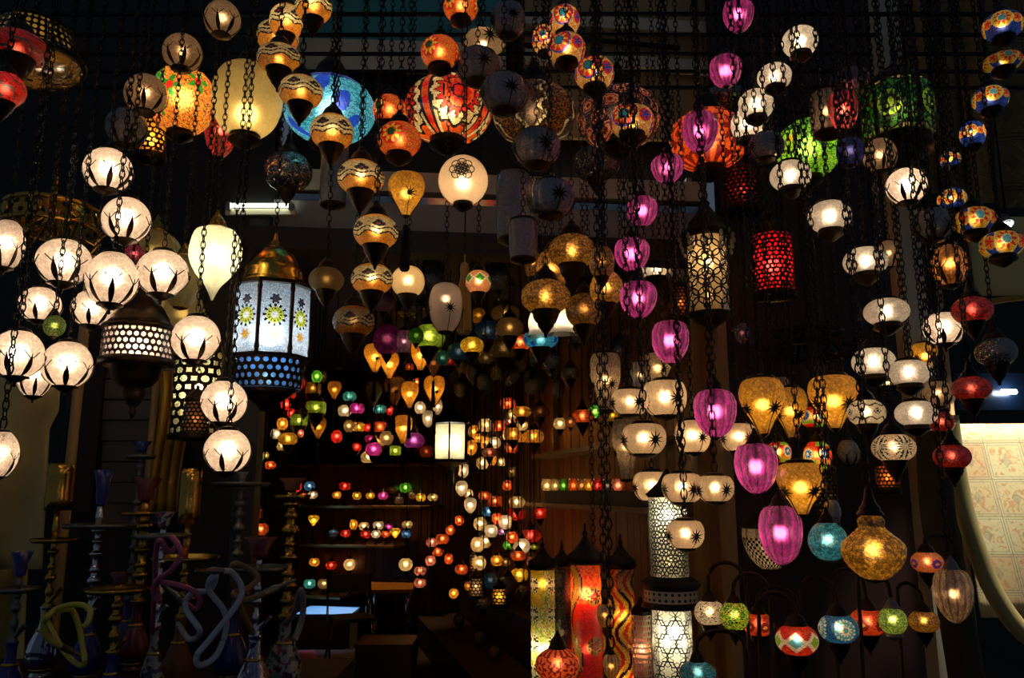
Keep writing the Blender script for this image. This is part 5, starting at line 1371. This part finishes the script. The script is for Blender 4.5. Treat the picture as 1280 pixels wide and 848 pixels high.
ST['greencap'] = dict(shape='oblate', mat='crackle', col='#b0e060', bulb='bulb_warm', cap='flute', cup='drum', name='crackle_lamp', metal='pewter')
for lb, px, py, ww, hh, Yd, st, dx, ya in SWAN:
    c = P(px, py, Yd); m = M(Yd, py); r, h = ww * m / 2, hh * m / 2
    root = lamp(lb, px, py, ww, hh, Yd, st, hang=False, spot=(c, r, h, Yd), group='swan-neck lamps on the right bench', name='swan_neck_lamp')
    zt = P(px, ya, Yd).z - (c.z - h); zb = BEN - (c.z - h); X = dx * m; ch = 2 * h + r * .75 * .8 * 1.2
    pts = [(0, 0, ch)] + [(X / 2 - X / 2 * math.cos(PI * k / 10), .02 * math.sin(PI * k / 10), max(ch, zt - abs(X) * .5) + (zt - max(ch, zt - abs(X) * .5)) * math.sin(PI * k / 10)) for k in range(1, 10)] + [(X, 0, max(ch, zt - abs(X) * .5) - .02), (X, .02, zb + .02)]
    put('swan_neck', MB().tube(pts, .006, 8).mesh('neck', 'bronze'), root)
    put('base', once('swbase', lambda: MB().lathe([(.055, 0), (.055, .008), (.03, .02), (.012, .05)], 18).mesh('base', 'bronze')), root, (X, .02, zb))
lamp('pale ribbed egg lamp with a pewter cap before the cream rug', 1192, 745, 44, 64, 2.45, 'ribegg')
c = P(697, 832, 2.42); m = M(2.42, 832); r, h = 28 * m, 20 * m; PLACED.append((c.x, c.y, c.z, r, h, None))
og = lamp('big orange mosaic globe on a stand, bottom middle', 697, 832, 56, 40, 2.42, dict(ST['redspot'], pat='redbig', shape='globe', cup='ring'), hang=False, spot=(c, r, h, 2.42))
put('stand', MB().lathe([(.13, 0), (.13, .02), (.03, .05), (.015, .2), (.015, .6), (.03, .7), (.015, .78), (.03, c.z - h - .03)], 16).mesh('stand', 'bronze'), og, (0, 0, h - c.z))
for lb, x, y, ww, hh in (('amber crystal lamp before the flame column, lower left of two', 744, 808, 26, 34), ('amber crystal lamp before the flame column, upper right of two', 756, 770, 20, 28), ('amber crystal lamp at the bottom before the flame column', 764, 834, 22, 30)):
    lamp(lb, x, y, ww, hh, 2.6, dict(ST['ribegg'], col='#f0b450', metal='bronze', bulb='bulb_dim', name='crystal_lamp', cap='dome'), group='amber crystal lamps')

# ================================================================== furniture, hookahs, rugs, street
# low table with chrome legs
tf = 8.4; c = P(485, 738, tf); zt = c.z; m = M(tf, 738)
tb = thing('low_table', 'low wooden table with chrome legs at the back of the shop', 'table', (c.x - .06, tf + .6, 0), rz=.1)
wt, dt = 62 * m, 1.15
put('table_top', boxm((wt, dt, .035), wood('varnished_table', '#a8662c', '#c8843c', (2, 8, 8), .14)), tb, (0, 0, zt - .0175))
for sx in (-1, 1):
    for sy in (-1, 1): put('leg', once('tleg', lambda: MB().lathe([(.016, 0), (.022, .1), (.028, (zt - .035) * .45), (.022, (zt - .035) * .8), (.018, zt - .035)], 12).mesh('leg', 'chrome')), tb, (sx * (wt / 2 - .05), sy * (dt / 2 - .06), 0))
mg = thing('magazine', 'open magazine lying on the low table', 'magazine', (c.x - .02, tf + .9, zt), rz=-.3)
for s in (-1, 1): put('page', MB().box((s * .09, 0, .006), (.17, .24, .012)).mesh('page', 'fascia', False), mg, rot=(0, -s * .06, 0))
# brown chest in front of the table
c = P(479, 806, 6.2); wd = 70 * M(6.2, 820)
ch = thing('wooden_chest', 'plain dark brown wooden chest in front of the low table', 'chest', (c.x, 6.4, 0))
put('body', boxm((wd, .4, c.z - .02), wood('chest_wood', '#3a2414', '#4a3018', (2, 8, 8))), ch, (0, 0, (c.z - .02) / 2))
put('lid', boxm((wd + .02, .42, .025), wood('chest_lid_wood', '#46301c', '#5c4020', (2, 8, 8))), ch, (0, 0, c.z - .0125))
# pale step under the bench; blue light is put into its top's colour
c = P(404, 768, 8.75); zs = c.z
sp = thing('low_platform', 'low platform, top coloured as if blue-lit, below the bench shelf', 'platform', (c.x, 9.05, 0))
put('top', boxm((.58, .62, .03), plain('blue_light_tint', '#9cc8ee', .4)), sp, (0, 0, zs - .015)); put('body', boxm((.56, .58, zs - .03), 'siding'), sp, (0, .01, (zs - .03) / 2))
# stool / chair frame beside the table
c = P(437, 760, 7.6)
cr = thing('folding_chair', 'dark folding chair with thin metal frame left of the table', 'chair', (c.x, 7.7, .014), rz=.4)
for s in (-1, 1):
    put('leg', MB().tube([(s * .2, -.16, 0), (s * .2, .1, .45), (s * .2, .16, .82)], .011, 8).mesh('leg', 'chrome'), cr); put('leg', MB().tube([(s * .2, .2, 0), (s * .2, -.16, .45)], .011, 8).mesh('leg', 'chrome'), cr)
put('seat', MB().box((0, -.02, .45), (.38, .36, .03)).mesh('seat', 'black', False), cr); put('backrest', MB().box((0, .15, .74), (.38, .025, .16)).mesh('back', 'black', False), cr)
put('stretcher', MB().tube([(-.2, -.1, .12), (.2, -.1, .12)], .008, 6).mesh('str', 'chrome'), cr)
# carpets on the floor
def rug(name, label, x0, x1, y0, y1, z, mat, rz=0):
    b = MB(); nx, ny = 6, 12
    w_, l_ = x1 - x0, y1 - y0; th = .012
    vs = []; uv = []
    for e in (th, 0):
        for j in range(ny + 1):
            for i in range(nx + 1):
                vs.append(((i / nx - .5) * w_, (j / ny - .5) * l_, e + (.002 * math.sin(i * 2.1 + j) if e else 0))); uv.append(((i / nx) * w_, (j / ny) * l_))
    q = (nx + 1) * (ny + 1); fs = []
    for j in range(ny):
        for i in range(nx):
            k = j * (nx + 1) + i; fs += [(k, k + 1, k + nx + 2, k + nx + 1), (q + k + nx + 1, q + k + nx + 2, q + k + 1, q + k)]
    b.add(vs, fs); o = put(name, b.mesh(name, mat, True, uv), None, ((x0 + x1) / 2, (y0 + y1) / 2, z), (0, 0, rz)); return tag(o, label, 'carpet')
rug('carpet', 'crimson carpet with dark blue medallions on the shop floor, left', -2.22, -1.7, 6.5, 8.6, .001, 'rug_red', .29)
rug('carpet', 'dark red runner on the shop floor right of the table', -.72, -.4, 5.0, 7.4, .001, 'rug_red', .22)
# step benches along the right wall, unlit globes waiting on them
for k, (off, z, wd, lb) in enumerate(((.56, .28, .46, 'low dark step bench along the right wall, front tier'), (.18, .62, .24, 'taller dark step bench along the right wall, rear tier'))):
    tag(put('step_bench', boxm((4.4, wd, z), 'redwood'), None, on_wall(2.5, off, z / 2), (0, 0, rzr)), lb, 'bench', 'step benches')
for k, (px, py, wp, lb) in enumerate(((603, 798, 14, 'unlit grey glass globe on the low step, left'), (578, 780, 12, 'unlit pale glass globe on the low step, far end'), (598, 803, 12, ''), (620, 805, 12, 'unlit dark glass globe on the low step, right'), (583, 779, 9, ''))):
    if not lb: continue
    s = wall_s(px, .5); p = on_wall(s, .5, .28); m = M(p.y, py); r = wp * m / 2 * 1.25
    lamp(lb, px, py, wp, wp, p.y, dict(ST['clru'], claw=False, cup='ring', col='#9a9aa4'), hang=False, spot=(Vector((p.x, p.y, .28 + r * 1.3)), r, r, p.y), group='unlit globes on the step', name='glass_globe')
# ---------------- left pier: siding, posts, canvas, cloth
for i in range(8):
    y0 = 448 + i * 26
    a, b2 = P(128, y0, 3.9), P(196, y0 + 25, 3.9); inv = PL.matrix_basis.inverted()
    p = Vector(((a.x + b2.x) / 2, 3.925 - .003 * (i % 2), (a.z + b2.z) / 2)); put('siding_board', once('side', lambda: boxm((b2.x - a.x, .03, a.z - b2.z - .006), 'siding')), PL, inv @ p)
panel_px('wall_left_panel', 92, 380, 128, 640, 3.9, 'redwood', .03, label='dark red panel beside the grey siding')
def post_px(nm, x0, y0, x1, y1, wp, Y, mat, label):
    a, b = P(x0, y0, Y), P(x1, y1, Y); r = wp * M(Y) / 2
    o = put(nm, MB().lathe([(r, 0), (r, .5), (r, 1)], 12).mesh(nm, mat), None, (b.x, Y, 0), sc=(1, 1, max(a.z, .5))); o['kind'] = 'structure'; o['label'] = label; return o
post_px('trim_10', 82, 320, 82, 640, 12, 3.7, 'trim', 'round pale post left of the siding')
post_px('trim_11', 72, 320, 74, 640, 8, 3.75, 'black', 'thin black post beside the pale left post')
post_px('trim_12', 182, 330, 182, 640, 9, 3.85, 'trim', 'slim pale post on the grey siding')
# pleated old-gold cloth
b = MB(); a, b2 = P(200, 455, 3.78), P(226, 640, 3.78); n = 40; vs = []; fs = []
for j in range(12):
    for i in range(n + 1):
        t = i / n; z = a.z + (b2.z - a.z) * j / 11; vs.append((a.x + (b2.x - a.x) * t + .01 * math.sin(j * .5), 3.78 + .025 * math.sin(t * 22 + j * .1), z))
fs = [(j * (n + 1) + i, j * (n + 1) + i + 1, (j + 1) * (n + 1) + i + 1, (j + 1) * (n + 1) + i) for j in range(11) for i in range(n)]
cl = put('hanging_cloth', b.add(vs, fs).mesh('cloth', 'oldgold')); sm = cl.modifiers.new('thick', 'SOLIDIFY'); sm.thickness = .006; tag(cl, 'pleated old gold cloth hanging beside the grey siding', 'cloth')
tag(put('cloth_rod', MB().tube([P(192, 453, 3.78), P(234, 453, 3.78)], .008, 8).mesh('rod', 'iron')), 'short black rod carrying the gold cloth', 'rod')
# draped canvas rugs far left
def drape(name, label, pts, Y, mat, cat='rug', amp=.05, th=.012, uvs=1.0, shear=0.0):
    """pts: rows of (xl, xr, y) pixels down the drape"""
    n = 30; vs = []; uv = []
    for j, (xl, xr, y) in enumerate(pts):
        for i in range(n + 1):
            t = i / n; p = P(xl + (xr - xl) * t, y, Y + amp * math.sin(t * 7 + j * .35) + .04 * j / len(pts)); vs.append(p); uv.append(((p.x + shear * p.z) * uvs, p.z * uvs))
    m_ = len(pts); fs = [(j * (n + 1) + i, (j + 1) * (n + 1) + i, (j + 1) * (n + 1) + i + 1, j * (n + 1) + i + 1) for j in range(m_ - 1) for i in range(n)]
    o = put(name, MB().add(vs, fs).mesh(name, mat, True, uv)); s = o.modifiers.new('thick', 'SOLIDIFY'); s.thickness = th; s.offset = 1; tag(o, label, cat); return o
drape('canvas_rug', 'tan canvas rug hanging behind the far left globes', [(-60 + k, 66 - 1.2 * k + (10 if k < 3 else 0), 470 + 22 * k) for k in range(12)], 3.25, 'canvas')
drape('canvas_rug', 'folded tan canvas rug hanging lower at the far left', [(-60, 40 - k, 600 + 22 * k) for k in range(12)], 3.5, 'canvas', amp=.08)
# ---------------- display counter with hookahs
CT = .95
cn = thing('display_counter', 'dark counter carrying the hookahs', 'counter', (-1.5, 2.85, 0))
put('top', boxm((1.75, 1.0, .04), 'black'), cn, (0, 0, CT - .02)); put('body', boxm((1.7, .94, CT - .04), 'black'), cn, (0, 0, (CT - .04) / 2))
MT['blueglass'] = glass('blue_hookah_glass', .3, .3, .2, 9, gloss=1, rough=.08); MT['jewel'] = plain('painted_ceramic', '#c8c0b4', .25, 0, .0)
def jar_mat():
    k = NT('floral_ceramic'); tc = k.n('ShaderNodeTexCoord').outputs['Object']
    v = k.n('ShaderNodeTexVoronoi', ins={'Vector': tc, 'Scale': 75.0}); rp = k.n('ShaderNodeValToRGB')
    sp = k.n('ShaderNodeSeparateColor', ins={'Color': v.outputs['Color']}); k.set(rp, 0, sp.outputs[0])
    e = rp.color_ramp.elements; e[0].color = L4('#8c877e'); e[1].color = L4('#1c4c2c'); rp.color_ramp.interpolation = 'CONSTANT'
    for p_, c_ in ((.5, '#7c2430'), (.66, '#1c3060'), (.8, '#2c2a28')): n = e.new(p_); n.color = L4(c_)
    p = k.n('ShaderNodeBsdfPrincipled', ins={'Base Color': rp.outputs[0], 'Roughness': .2}); return k.done(p.outputs[0])
MT['floral'] = jar_mat(); MT['wine'] = plain('wine_ceramic', '#5c1018', .3); MT['clay'] = plain('brown_clay', '#7a4824', .6, 0, .3, 20); MT['cobalt'] = plain('cobalt_ceramic', '#141c6c', .2)
def hookah(label, px, ytop, Y, stem, basem, bowlm, wb=30, tray=True, trayw=30, tray_at=.82, top='bowl', topw=10, bead=1.0):
    t = P(px, ytop, Y); m = M(Y, 720); H = t.z - CT; root = thing('hookah', label, 'hookah', (t.x, Y, CT)); R = wb * m / 2
    hb = min(.24, H * .42)
    put('water_base', MB().lathe(list(reversed(crv([(R * .42, hb), (R * .34, hb * .9), (R * .38, hb * .72), (R * .7, hb * .56), (R * .98, hb * .38), (R * .95, hb * .2), (R * .6, hb * .08), (R * .72, 0)], 24))), 28).mesh('base', basem), root, color=L4('#1a2c96'))
    for z, k_ in ((.1, .66), (.66, .5)): put('base_band', MB().lathe([(R * k_, hb * z - .006), (R * k_ * 1.12, hb * z), (R * k_, hb * z + .006)], 28, caps=False).mesh('band', 'brass'), root)
    prof = [(R * .42, hb)]; z = hb; k = 0; r0 = 5 * m * bead; zt = H * tray_at
    while z < zt - .012:
        dz = min(.012 + .022 * ((k * 37) % 5) / 4, zt - z); a = (r0 * 1.5, r0 * .8, r0 * 1.15, r0 * .7)[k % 4]
        prof += [(a * .75, z + dz * .15), (a, z + dz * .5), (a * .75, z + dz * .85)]; z += dz; k += 1
    put('stem', MB().lathe(prof + [(r0 * .8, zt)], 18).mesh('stem', stem), root)
    if tray: put('tray', MB().lathe([(r0, zt - .004), (trayw * m * .9, zt - .002), (trayw * m, zt + .012), (trayw * m * .97, zt + .013), (trayw * m * .86, zt + .003), (r0, zt + .002)], 32).mesh('tray', 'brass' if stem == 'brass' else 'pewter'), root)
    put('neck', MB().lathe([(r0 * .7, zt), (r0 * .9, zt + (H - zt) * .2), (r0 * .6, zt + (H - zt) * .45)], 14).mesh('neck', stem), root)
    zb = zt + (H - zt) * .4; tw = topw * m
    if top == 'bowl': put('clay_bowl', MB().lathe([(tw * .5, zb), (tw * .6, zb + (H - zb) * .3), (tw * .55, zb + (H - zb) * .45), (tw, H), (tw * .85, H), (tw * .4, zb + (H - zb) * .5)], 22, caps=False).mesh('bowl', bowlm), root)
    else:
        put('wind_cover', MB().lathe([(tw, zb), (tw, zb + (H - zb) * .2), (tw * 1.04, zb + (H - zb) * .24), (tw, zb + (H - zb) * .28), (tw, zb + (H - zb) * .75), (tw * 1.04, zb + (H - zb) * .79), (tw, zb + (H - zb) * .83), (tw, H)], 26).mesh('cover', bowlm), root)
    # hose port
    put('hose_port', MB().tube([(0, 0, hb * 1.05), (R * .9, -R * .3, hb * 1.25)], .008, 8).mesh('port', stem), root)
    return root
HK = [('brass topped hookah with smooth cylinder cover, far left of the counter', 78, 580, 3.05, 'brass', 'blueglass', 'brass', 40, 28, .62, 'cover', 16, .9),
      ('chrome beaded hookah with a wide glittering tray', 130, 588, 2.95, 'chrome', 'cobalt', 'cobalt', 36, 44, .72, 'bowl', 12, 1.1),
      ('short golden hookah with beads in front of the chrome one', 150, 716, 2.55, 'brass', 'cobalt', 'wine', 34, 40, .86, 'bowl', 12, 1.2),
      ('copper stemmed hookah with a dark red bowl', 185, 598, 3.15, 'brass', 'wine', 'wine', 34, 30, .8, 'bowl', 18, 1.3),
      ('chrome hookah with a floral jar and a flowered white bowl', 206, 640, 2.62, 'chrome', 'floral', 'floral', 30, 34, .86, 'bowl', 13, .9),
      ('slim brass hookah with a tall shiny cylinder cover', 240, 586, 2.8, 'brass', 'clay', 'brass', 36, 42, .58, 'cover', 13, .9),
      ('crystal ringed hookah with a gold tray beneath a clear globe', 303, 590, 2.95, 'pewter', 'cobalt', 'pewter', 40, 36, .93, 'bowl', 8, 1.0),
      ('cobalt blue hookah with a low tray on the right of the counter', 326, 672, 2.62, 'chrome', 'blueglass', 'wine', 44, 36, .8, 'bowl', 20, .9),
      ('brass hookah with a brown clay bowl at the right end', 366, 598, 2.8, 'brass', 'floral', 'clay', 44, 24, .9, 'bowl', 17, 1.5),
      ('small cobalt hookah at the left rear with a short bowl', 178, 552, 3.25, 'pewter', 'cobalt', 'cobalt', 30, 18, .92, 'bowl', 12, .8),
      ('dark hookah with a broad funnel bowl, lower far left', 28, 690, 2.6, 'pewter', 'cobalt', 'cobalt', 36, 24, .74, 'bowl', 13, .8)]
HKR = []
for lb, px, yt, Yd, sm_, bm_, bo, wb, tw, ta, tp, tpw, bd in HK: HKR.append(hookah(lb, px, yt, Yd, sm_, bm_, bo, wb, True, tw, ta, tp, tpw, bd))
def hose(label, px, Y, r, col, mp=True, k=0):
    root = HKR[k]; o = root.location
    pts = [P(x, y, Y - .1 + .03 * math.sin(i)) for i, (x, y) in enumerate(px)]
    pts = [o + Vector((.0, -.02, .22)), (o + Vector((0, -.02, .22))).lerp(pts[0], .6) + Vector((0, 0, -.03))] + pts
    cp = crv3(pts, 12 * len(pts)); mt = plain('hose_' + label.split()[0], col, .7, 0, .15, 40)
    h_ = put('hose', MB().tube([p - o for p in cp], r, 10).mesh('hose', mt), root); h_['label'] = label
    if mp:
        d = (cp[-1] - cp[-3]).normalized(); e = cp[-1] - o
        put('mouthpiece', MB().tube([e, e + d * .03, e + d * .05, e + d * .09], [r * 1.1, r * 1.3, r * .7, r * .5], 10).mesh('mouth', 'pewter'), h_)
def crv3(pts, n):
    k = len(pts); out = []
    for i in range(n):
        t = i / (n - 1) * (k - 1); j = min(int(t), k - 2); u = t - j
        a, b, c, d = pts[max(j - 1, 0)], pts[j], pts[j + 1], pts[min(j + 2, k - 1)]
        out.append(.5 * ((2 * b) + (c - a) * u + (2 * a - 5 * b + 4 * c - d) * u * u + (3 * b - a - 3 * c + d) * u ** 3))
    return out
hose('yellow coiled hookah hose at the lower left', [(104, 832), (102, 800), (94, 770), (85, 762), (60, 770), (54, 785), (62, 800), (76, 808)], 2.35, .0075, '#b0a83c', k=0)
hose('yellow loop of hose above the coiled one', [(56, 776), (70, 762), (95, 756), (112, 762), (110, 778), (104, 784)], 2.3, .0075, '#b0a83c', False, k=0)
hose('pink hookah hose twisted around the floral hookah', [(197, 678), (212, 690), (222, 680), (215, 672), (226, 690), (215, 712), (196, 726), (192, 742), (200, 752), (196, 730), (215, 730), (240, 738), (250, 750), (244, 762), (230, 752)], 2.3, .007, '#a8526c', k=4)
hose('white hookah hose looping twice right of the pink one', [(250, 790), (232, 760), (240, 742), (262, 738), (270, 720), (262, 726), (262, 740), (280, 764), (282, 790), (270, 820), (250, 832), (246, 820), (262, 800), (296, 756), (302, 735), (290, 716), (278, 714)], 2.28, .0078, '#a9aeb6', k=5)
hose('beige hookah hose between the clay hookah and the blue one', [(290, 708), (312, 712), (322, 724), (306, 738), (292, 742), (308, 750), (330, 742)], 2.34, .0078, '#8c6c44', k=7)
hose('pale hose hanging right of the brown clay hookah', [(376, 738), (379, 760), (376, 780), (368, 800)], 2.5, .009, '#8a7c74', False, k=8)

# ---------------- street on the right
tag(put('street_post', boxm((.1, .1, 4.6), 'post'), None, (P(1140, 400, 3.3).x, 3.3, 2.3)), 'off-white square post behind the long chains', 'post')
tag(put('street_pole', MB().lathe([(.012, 0), (.012, 2.9)], 8).mesh('pole', 'trim'), None, (P(1182, 440, 3.5).x, 3.5, 0)), 'thin yellowish pole left of the dark street', 'pole')
def carpet_wall(label, x0, x1, y0, y1, Y, mat):
    return drape('wall_carpet', label, [(x0 + (x1 - x0) * 0 + 3 * k, x1 + 3 * k, y0 + (y1 - y0) * k / 7) for k in range(8)], Y, mat, 'carpet', .015, .01)
for k, (x0, x1, lb) in enumerate(((1098, 1122, 'first'), (1125, 1152, 'second'), (1156, 1186, 'third'), (1190, 1222, 'fourth'), (1226, 1300, 'fifth'))):
    carpet_wall('dark floral carpet hung high on the right, %s from the left' % lb, x0, x1, -40, 236 + 6 * k, 4.4 - .03 * k, ('rug_dark', 'rug_gold')[k % 2])
slab('wall_street', (2.05, 4.7), (4.6, 4.7), 0, 5.2, .1, 'black', 'dark far side of the street')
drape('cream_rug', 'large cream rug with panelled flowers hung in the light', [(1192 + 3 * k, 1420 + 3 * k, 530 + 22 * k) for k in range(12)], 3.35, 'rug_cream', amp=.012, shear=.16)
# rolled-over edge of the cream rug and a second folded rug
def roll(name, label, px, Y, r, mat):
    pts = crv3([P(x, y, Y) for x, y in px], 26); o = pts[0]; root = put(name, MB().tube([p - o for p in pts], r, 14).mesh(name, mat), None, o); tag(root, label, 'rug')
roll('rug_edge', 'rolled yellow-cream rug edge curving under the cream rug', [(1186, 520), (1194, 580), (1206, 640), (1222, 690), (1242, 740), (1278, 790), (1330, 820)], 3.12, .035, 'canvas')
roll('rug_roll', 'dark rolled carpet standing left of the cream rug', [(1166, 540), (1172, 640), (1190, 740), (1210, 860)], 3.02, .06, 'rug_dark')
aw = drape('street_awning', 'cream canvas awning over the street on the right', [(1205 + 2 * k, 1400, 272 + 14 * k) for k in range(8)], 3.9, 'awning', 'awning', .01)
roll('awning_edge', 'yellow piped lower edge of the street awning', [(1208, 384), (1260, 374), (1320, 370), (1400, 370)], 3.93, .016, 'oldgold')
# spotlights of the neighbouring stall
def fixture(label, px, py, Y, aim, power, size=.9):
    p = P(px, py, Y); root = thing('spotlight', label, 'spotlight', p)
    put('lens', bulb_mesh('bulb_cool'), root, sc=(.018, .012, .011)); put('housing', MB().lathe([(.012, .05), (.022, .045), (.026, .0), (.024, 0), (.02, .04)], 14, caps=False).mesh('housing', 'pewter'), root, rot=(-.6, 0, 0)); put('hanger', MB().tube([(0, 0, .045), (0, 0, RAIL_Z - p.z)], .005, 6).mesh('hanger', 'iron'), root)
    l = bpy.data.lights.new('spot', 'SPOT'); l.energy = power; l.spot_size = size; l.spot_blend = .6; l.shadow_soft_size = .04; l.color = (1, .93, .8)
    o = bpy.data.objects.new('spot_beam', l); COL.objects.link(o); o.parent = root; d = (aim - p).normalized(); o.location = d * .05
    o.rotation_euler = d.to_track_quat('-Z', 'Y').to_euler()
fixture('small white spotlight under the street awning', 1259, 281, RAILS[7], P(1262, 640, 3.35), 62)
tag(put('counter_screen', boxm((.5, .03, .2), plain('dark_blue_stall', '#0c1c30', .3), False), None, P(1250, 490, 4.3)), 'dark blue stall front beyond the cream rug', 'stall')
tag(put('tube_light', MB().tube([P(1252, 490, 4.25), P(1270, 490, 4.25)], .012, 8).mesh('tube', 'bulb_cool')), 'short white tube light above the cream rug', 'light')
lamp('dim ceiling tube behind the purple eggs', 820, 338, 34, 22, 4.6, dict(shape='cyl', mat='frost', col='#fff4e0', bulb='bulb_white', cap='crown', cup='ring', name='ceiling_lamp'))

tl = thing('tube_light', 'white fluorescent tube on the header left of the opening', 'light', P(325, 257, 3.92))
MT['tube_glow'] = emit('tube_glow', '#f0ffe8', 4.0)
put('tube', MB().tube([(-.15, 0, 0), (.15, 0, 0)], .011, 10).mesh('tube', 'tube_glow'), tl); put('batten', MB().box((0, .03, -.03), (.36, .04, .03)).mesh('batten', 'cream', False), tl)
for s_ in (-1, 1): put('end_cap', MB().box((s_ * .16, .01, -.005), (.02, .05, .04)).mesh('end', 'fascia', False), tl)

# glowing tubes added on the header top to light the plaster above
MT['added_strip_glow'] = emit('added_strip_glow', '#fff0d0', 2.2)
for lb, x0, x1 in (('added pale light tube along the header top, left', 420, 640), ('added pale light tube along the header top, right', 690, 860)):
    a, b = P(x0, 224, 4.1), P(x1, 230, 4.1); c = (a + b) / 2; t_ = thing('tube_light', lb, 'light', c, 'added header tubes')
    put('tube', MB().tube([a - c, b - c], .012, 8).mesh('tube', 'added_strip_glow'), t_)
    for e in (a, b): put('end_cap', MB().box(e - c, (.03, .05, .05)).mesh('end', 'fascia', False), t_)
def added_downlight(label, x, y, col, power, size):  # unseen ceiling spot, added to brighten the platform and the table
    root = thing('added_downlight', label, 'added_downlight', (x, y, CEIL_Z)); put('housing', MB().lathe([(.06, 0), (.06, -.012), (.045, -.014), (.04, -.002)], 20, caps=False).mesh('housing', 'pewter'), root)
    put('lens', MB().lathe([(.04, -.004), (.001, -.006)], 16).mesh('lens', 'frost'), root, color=(1, 1, 1, 1))
    l = bpy.data.lights.new('spot', 'SPOT'); l.energy = power; l.spot_size = size; l.spot_blend = .7; l.shadow_soft_size = .04; l.color = col
    o = bpy.data.objects.new('spot_beam', l); COL.objects.link(o); o.parent = root; o.location = (0, 0, -.02)
added_downlight('added cool fill light in the ceiling above the low platform', P(404, 768, 8.75).x, 9.0, (.35, .65, 1), 170, .42)
added_downlight('added warm fill light in the ceiling above the low table', P(485, 738, 8.4).x - .05, 9.0, (1, .62, .28), 70, .8)
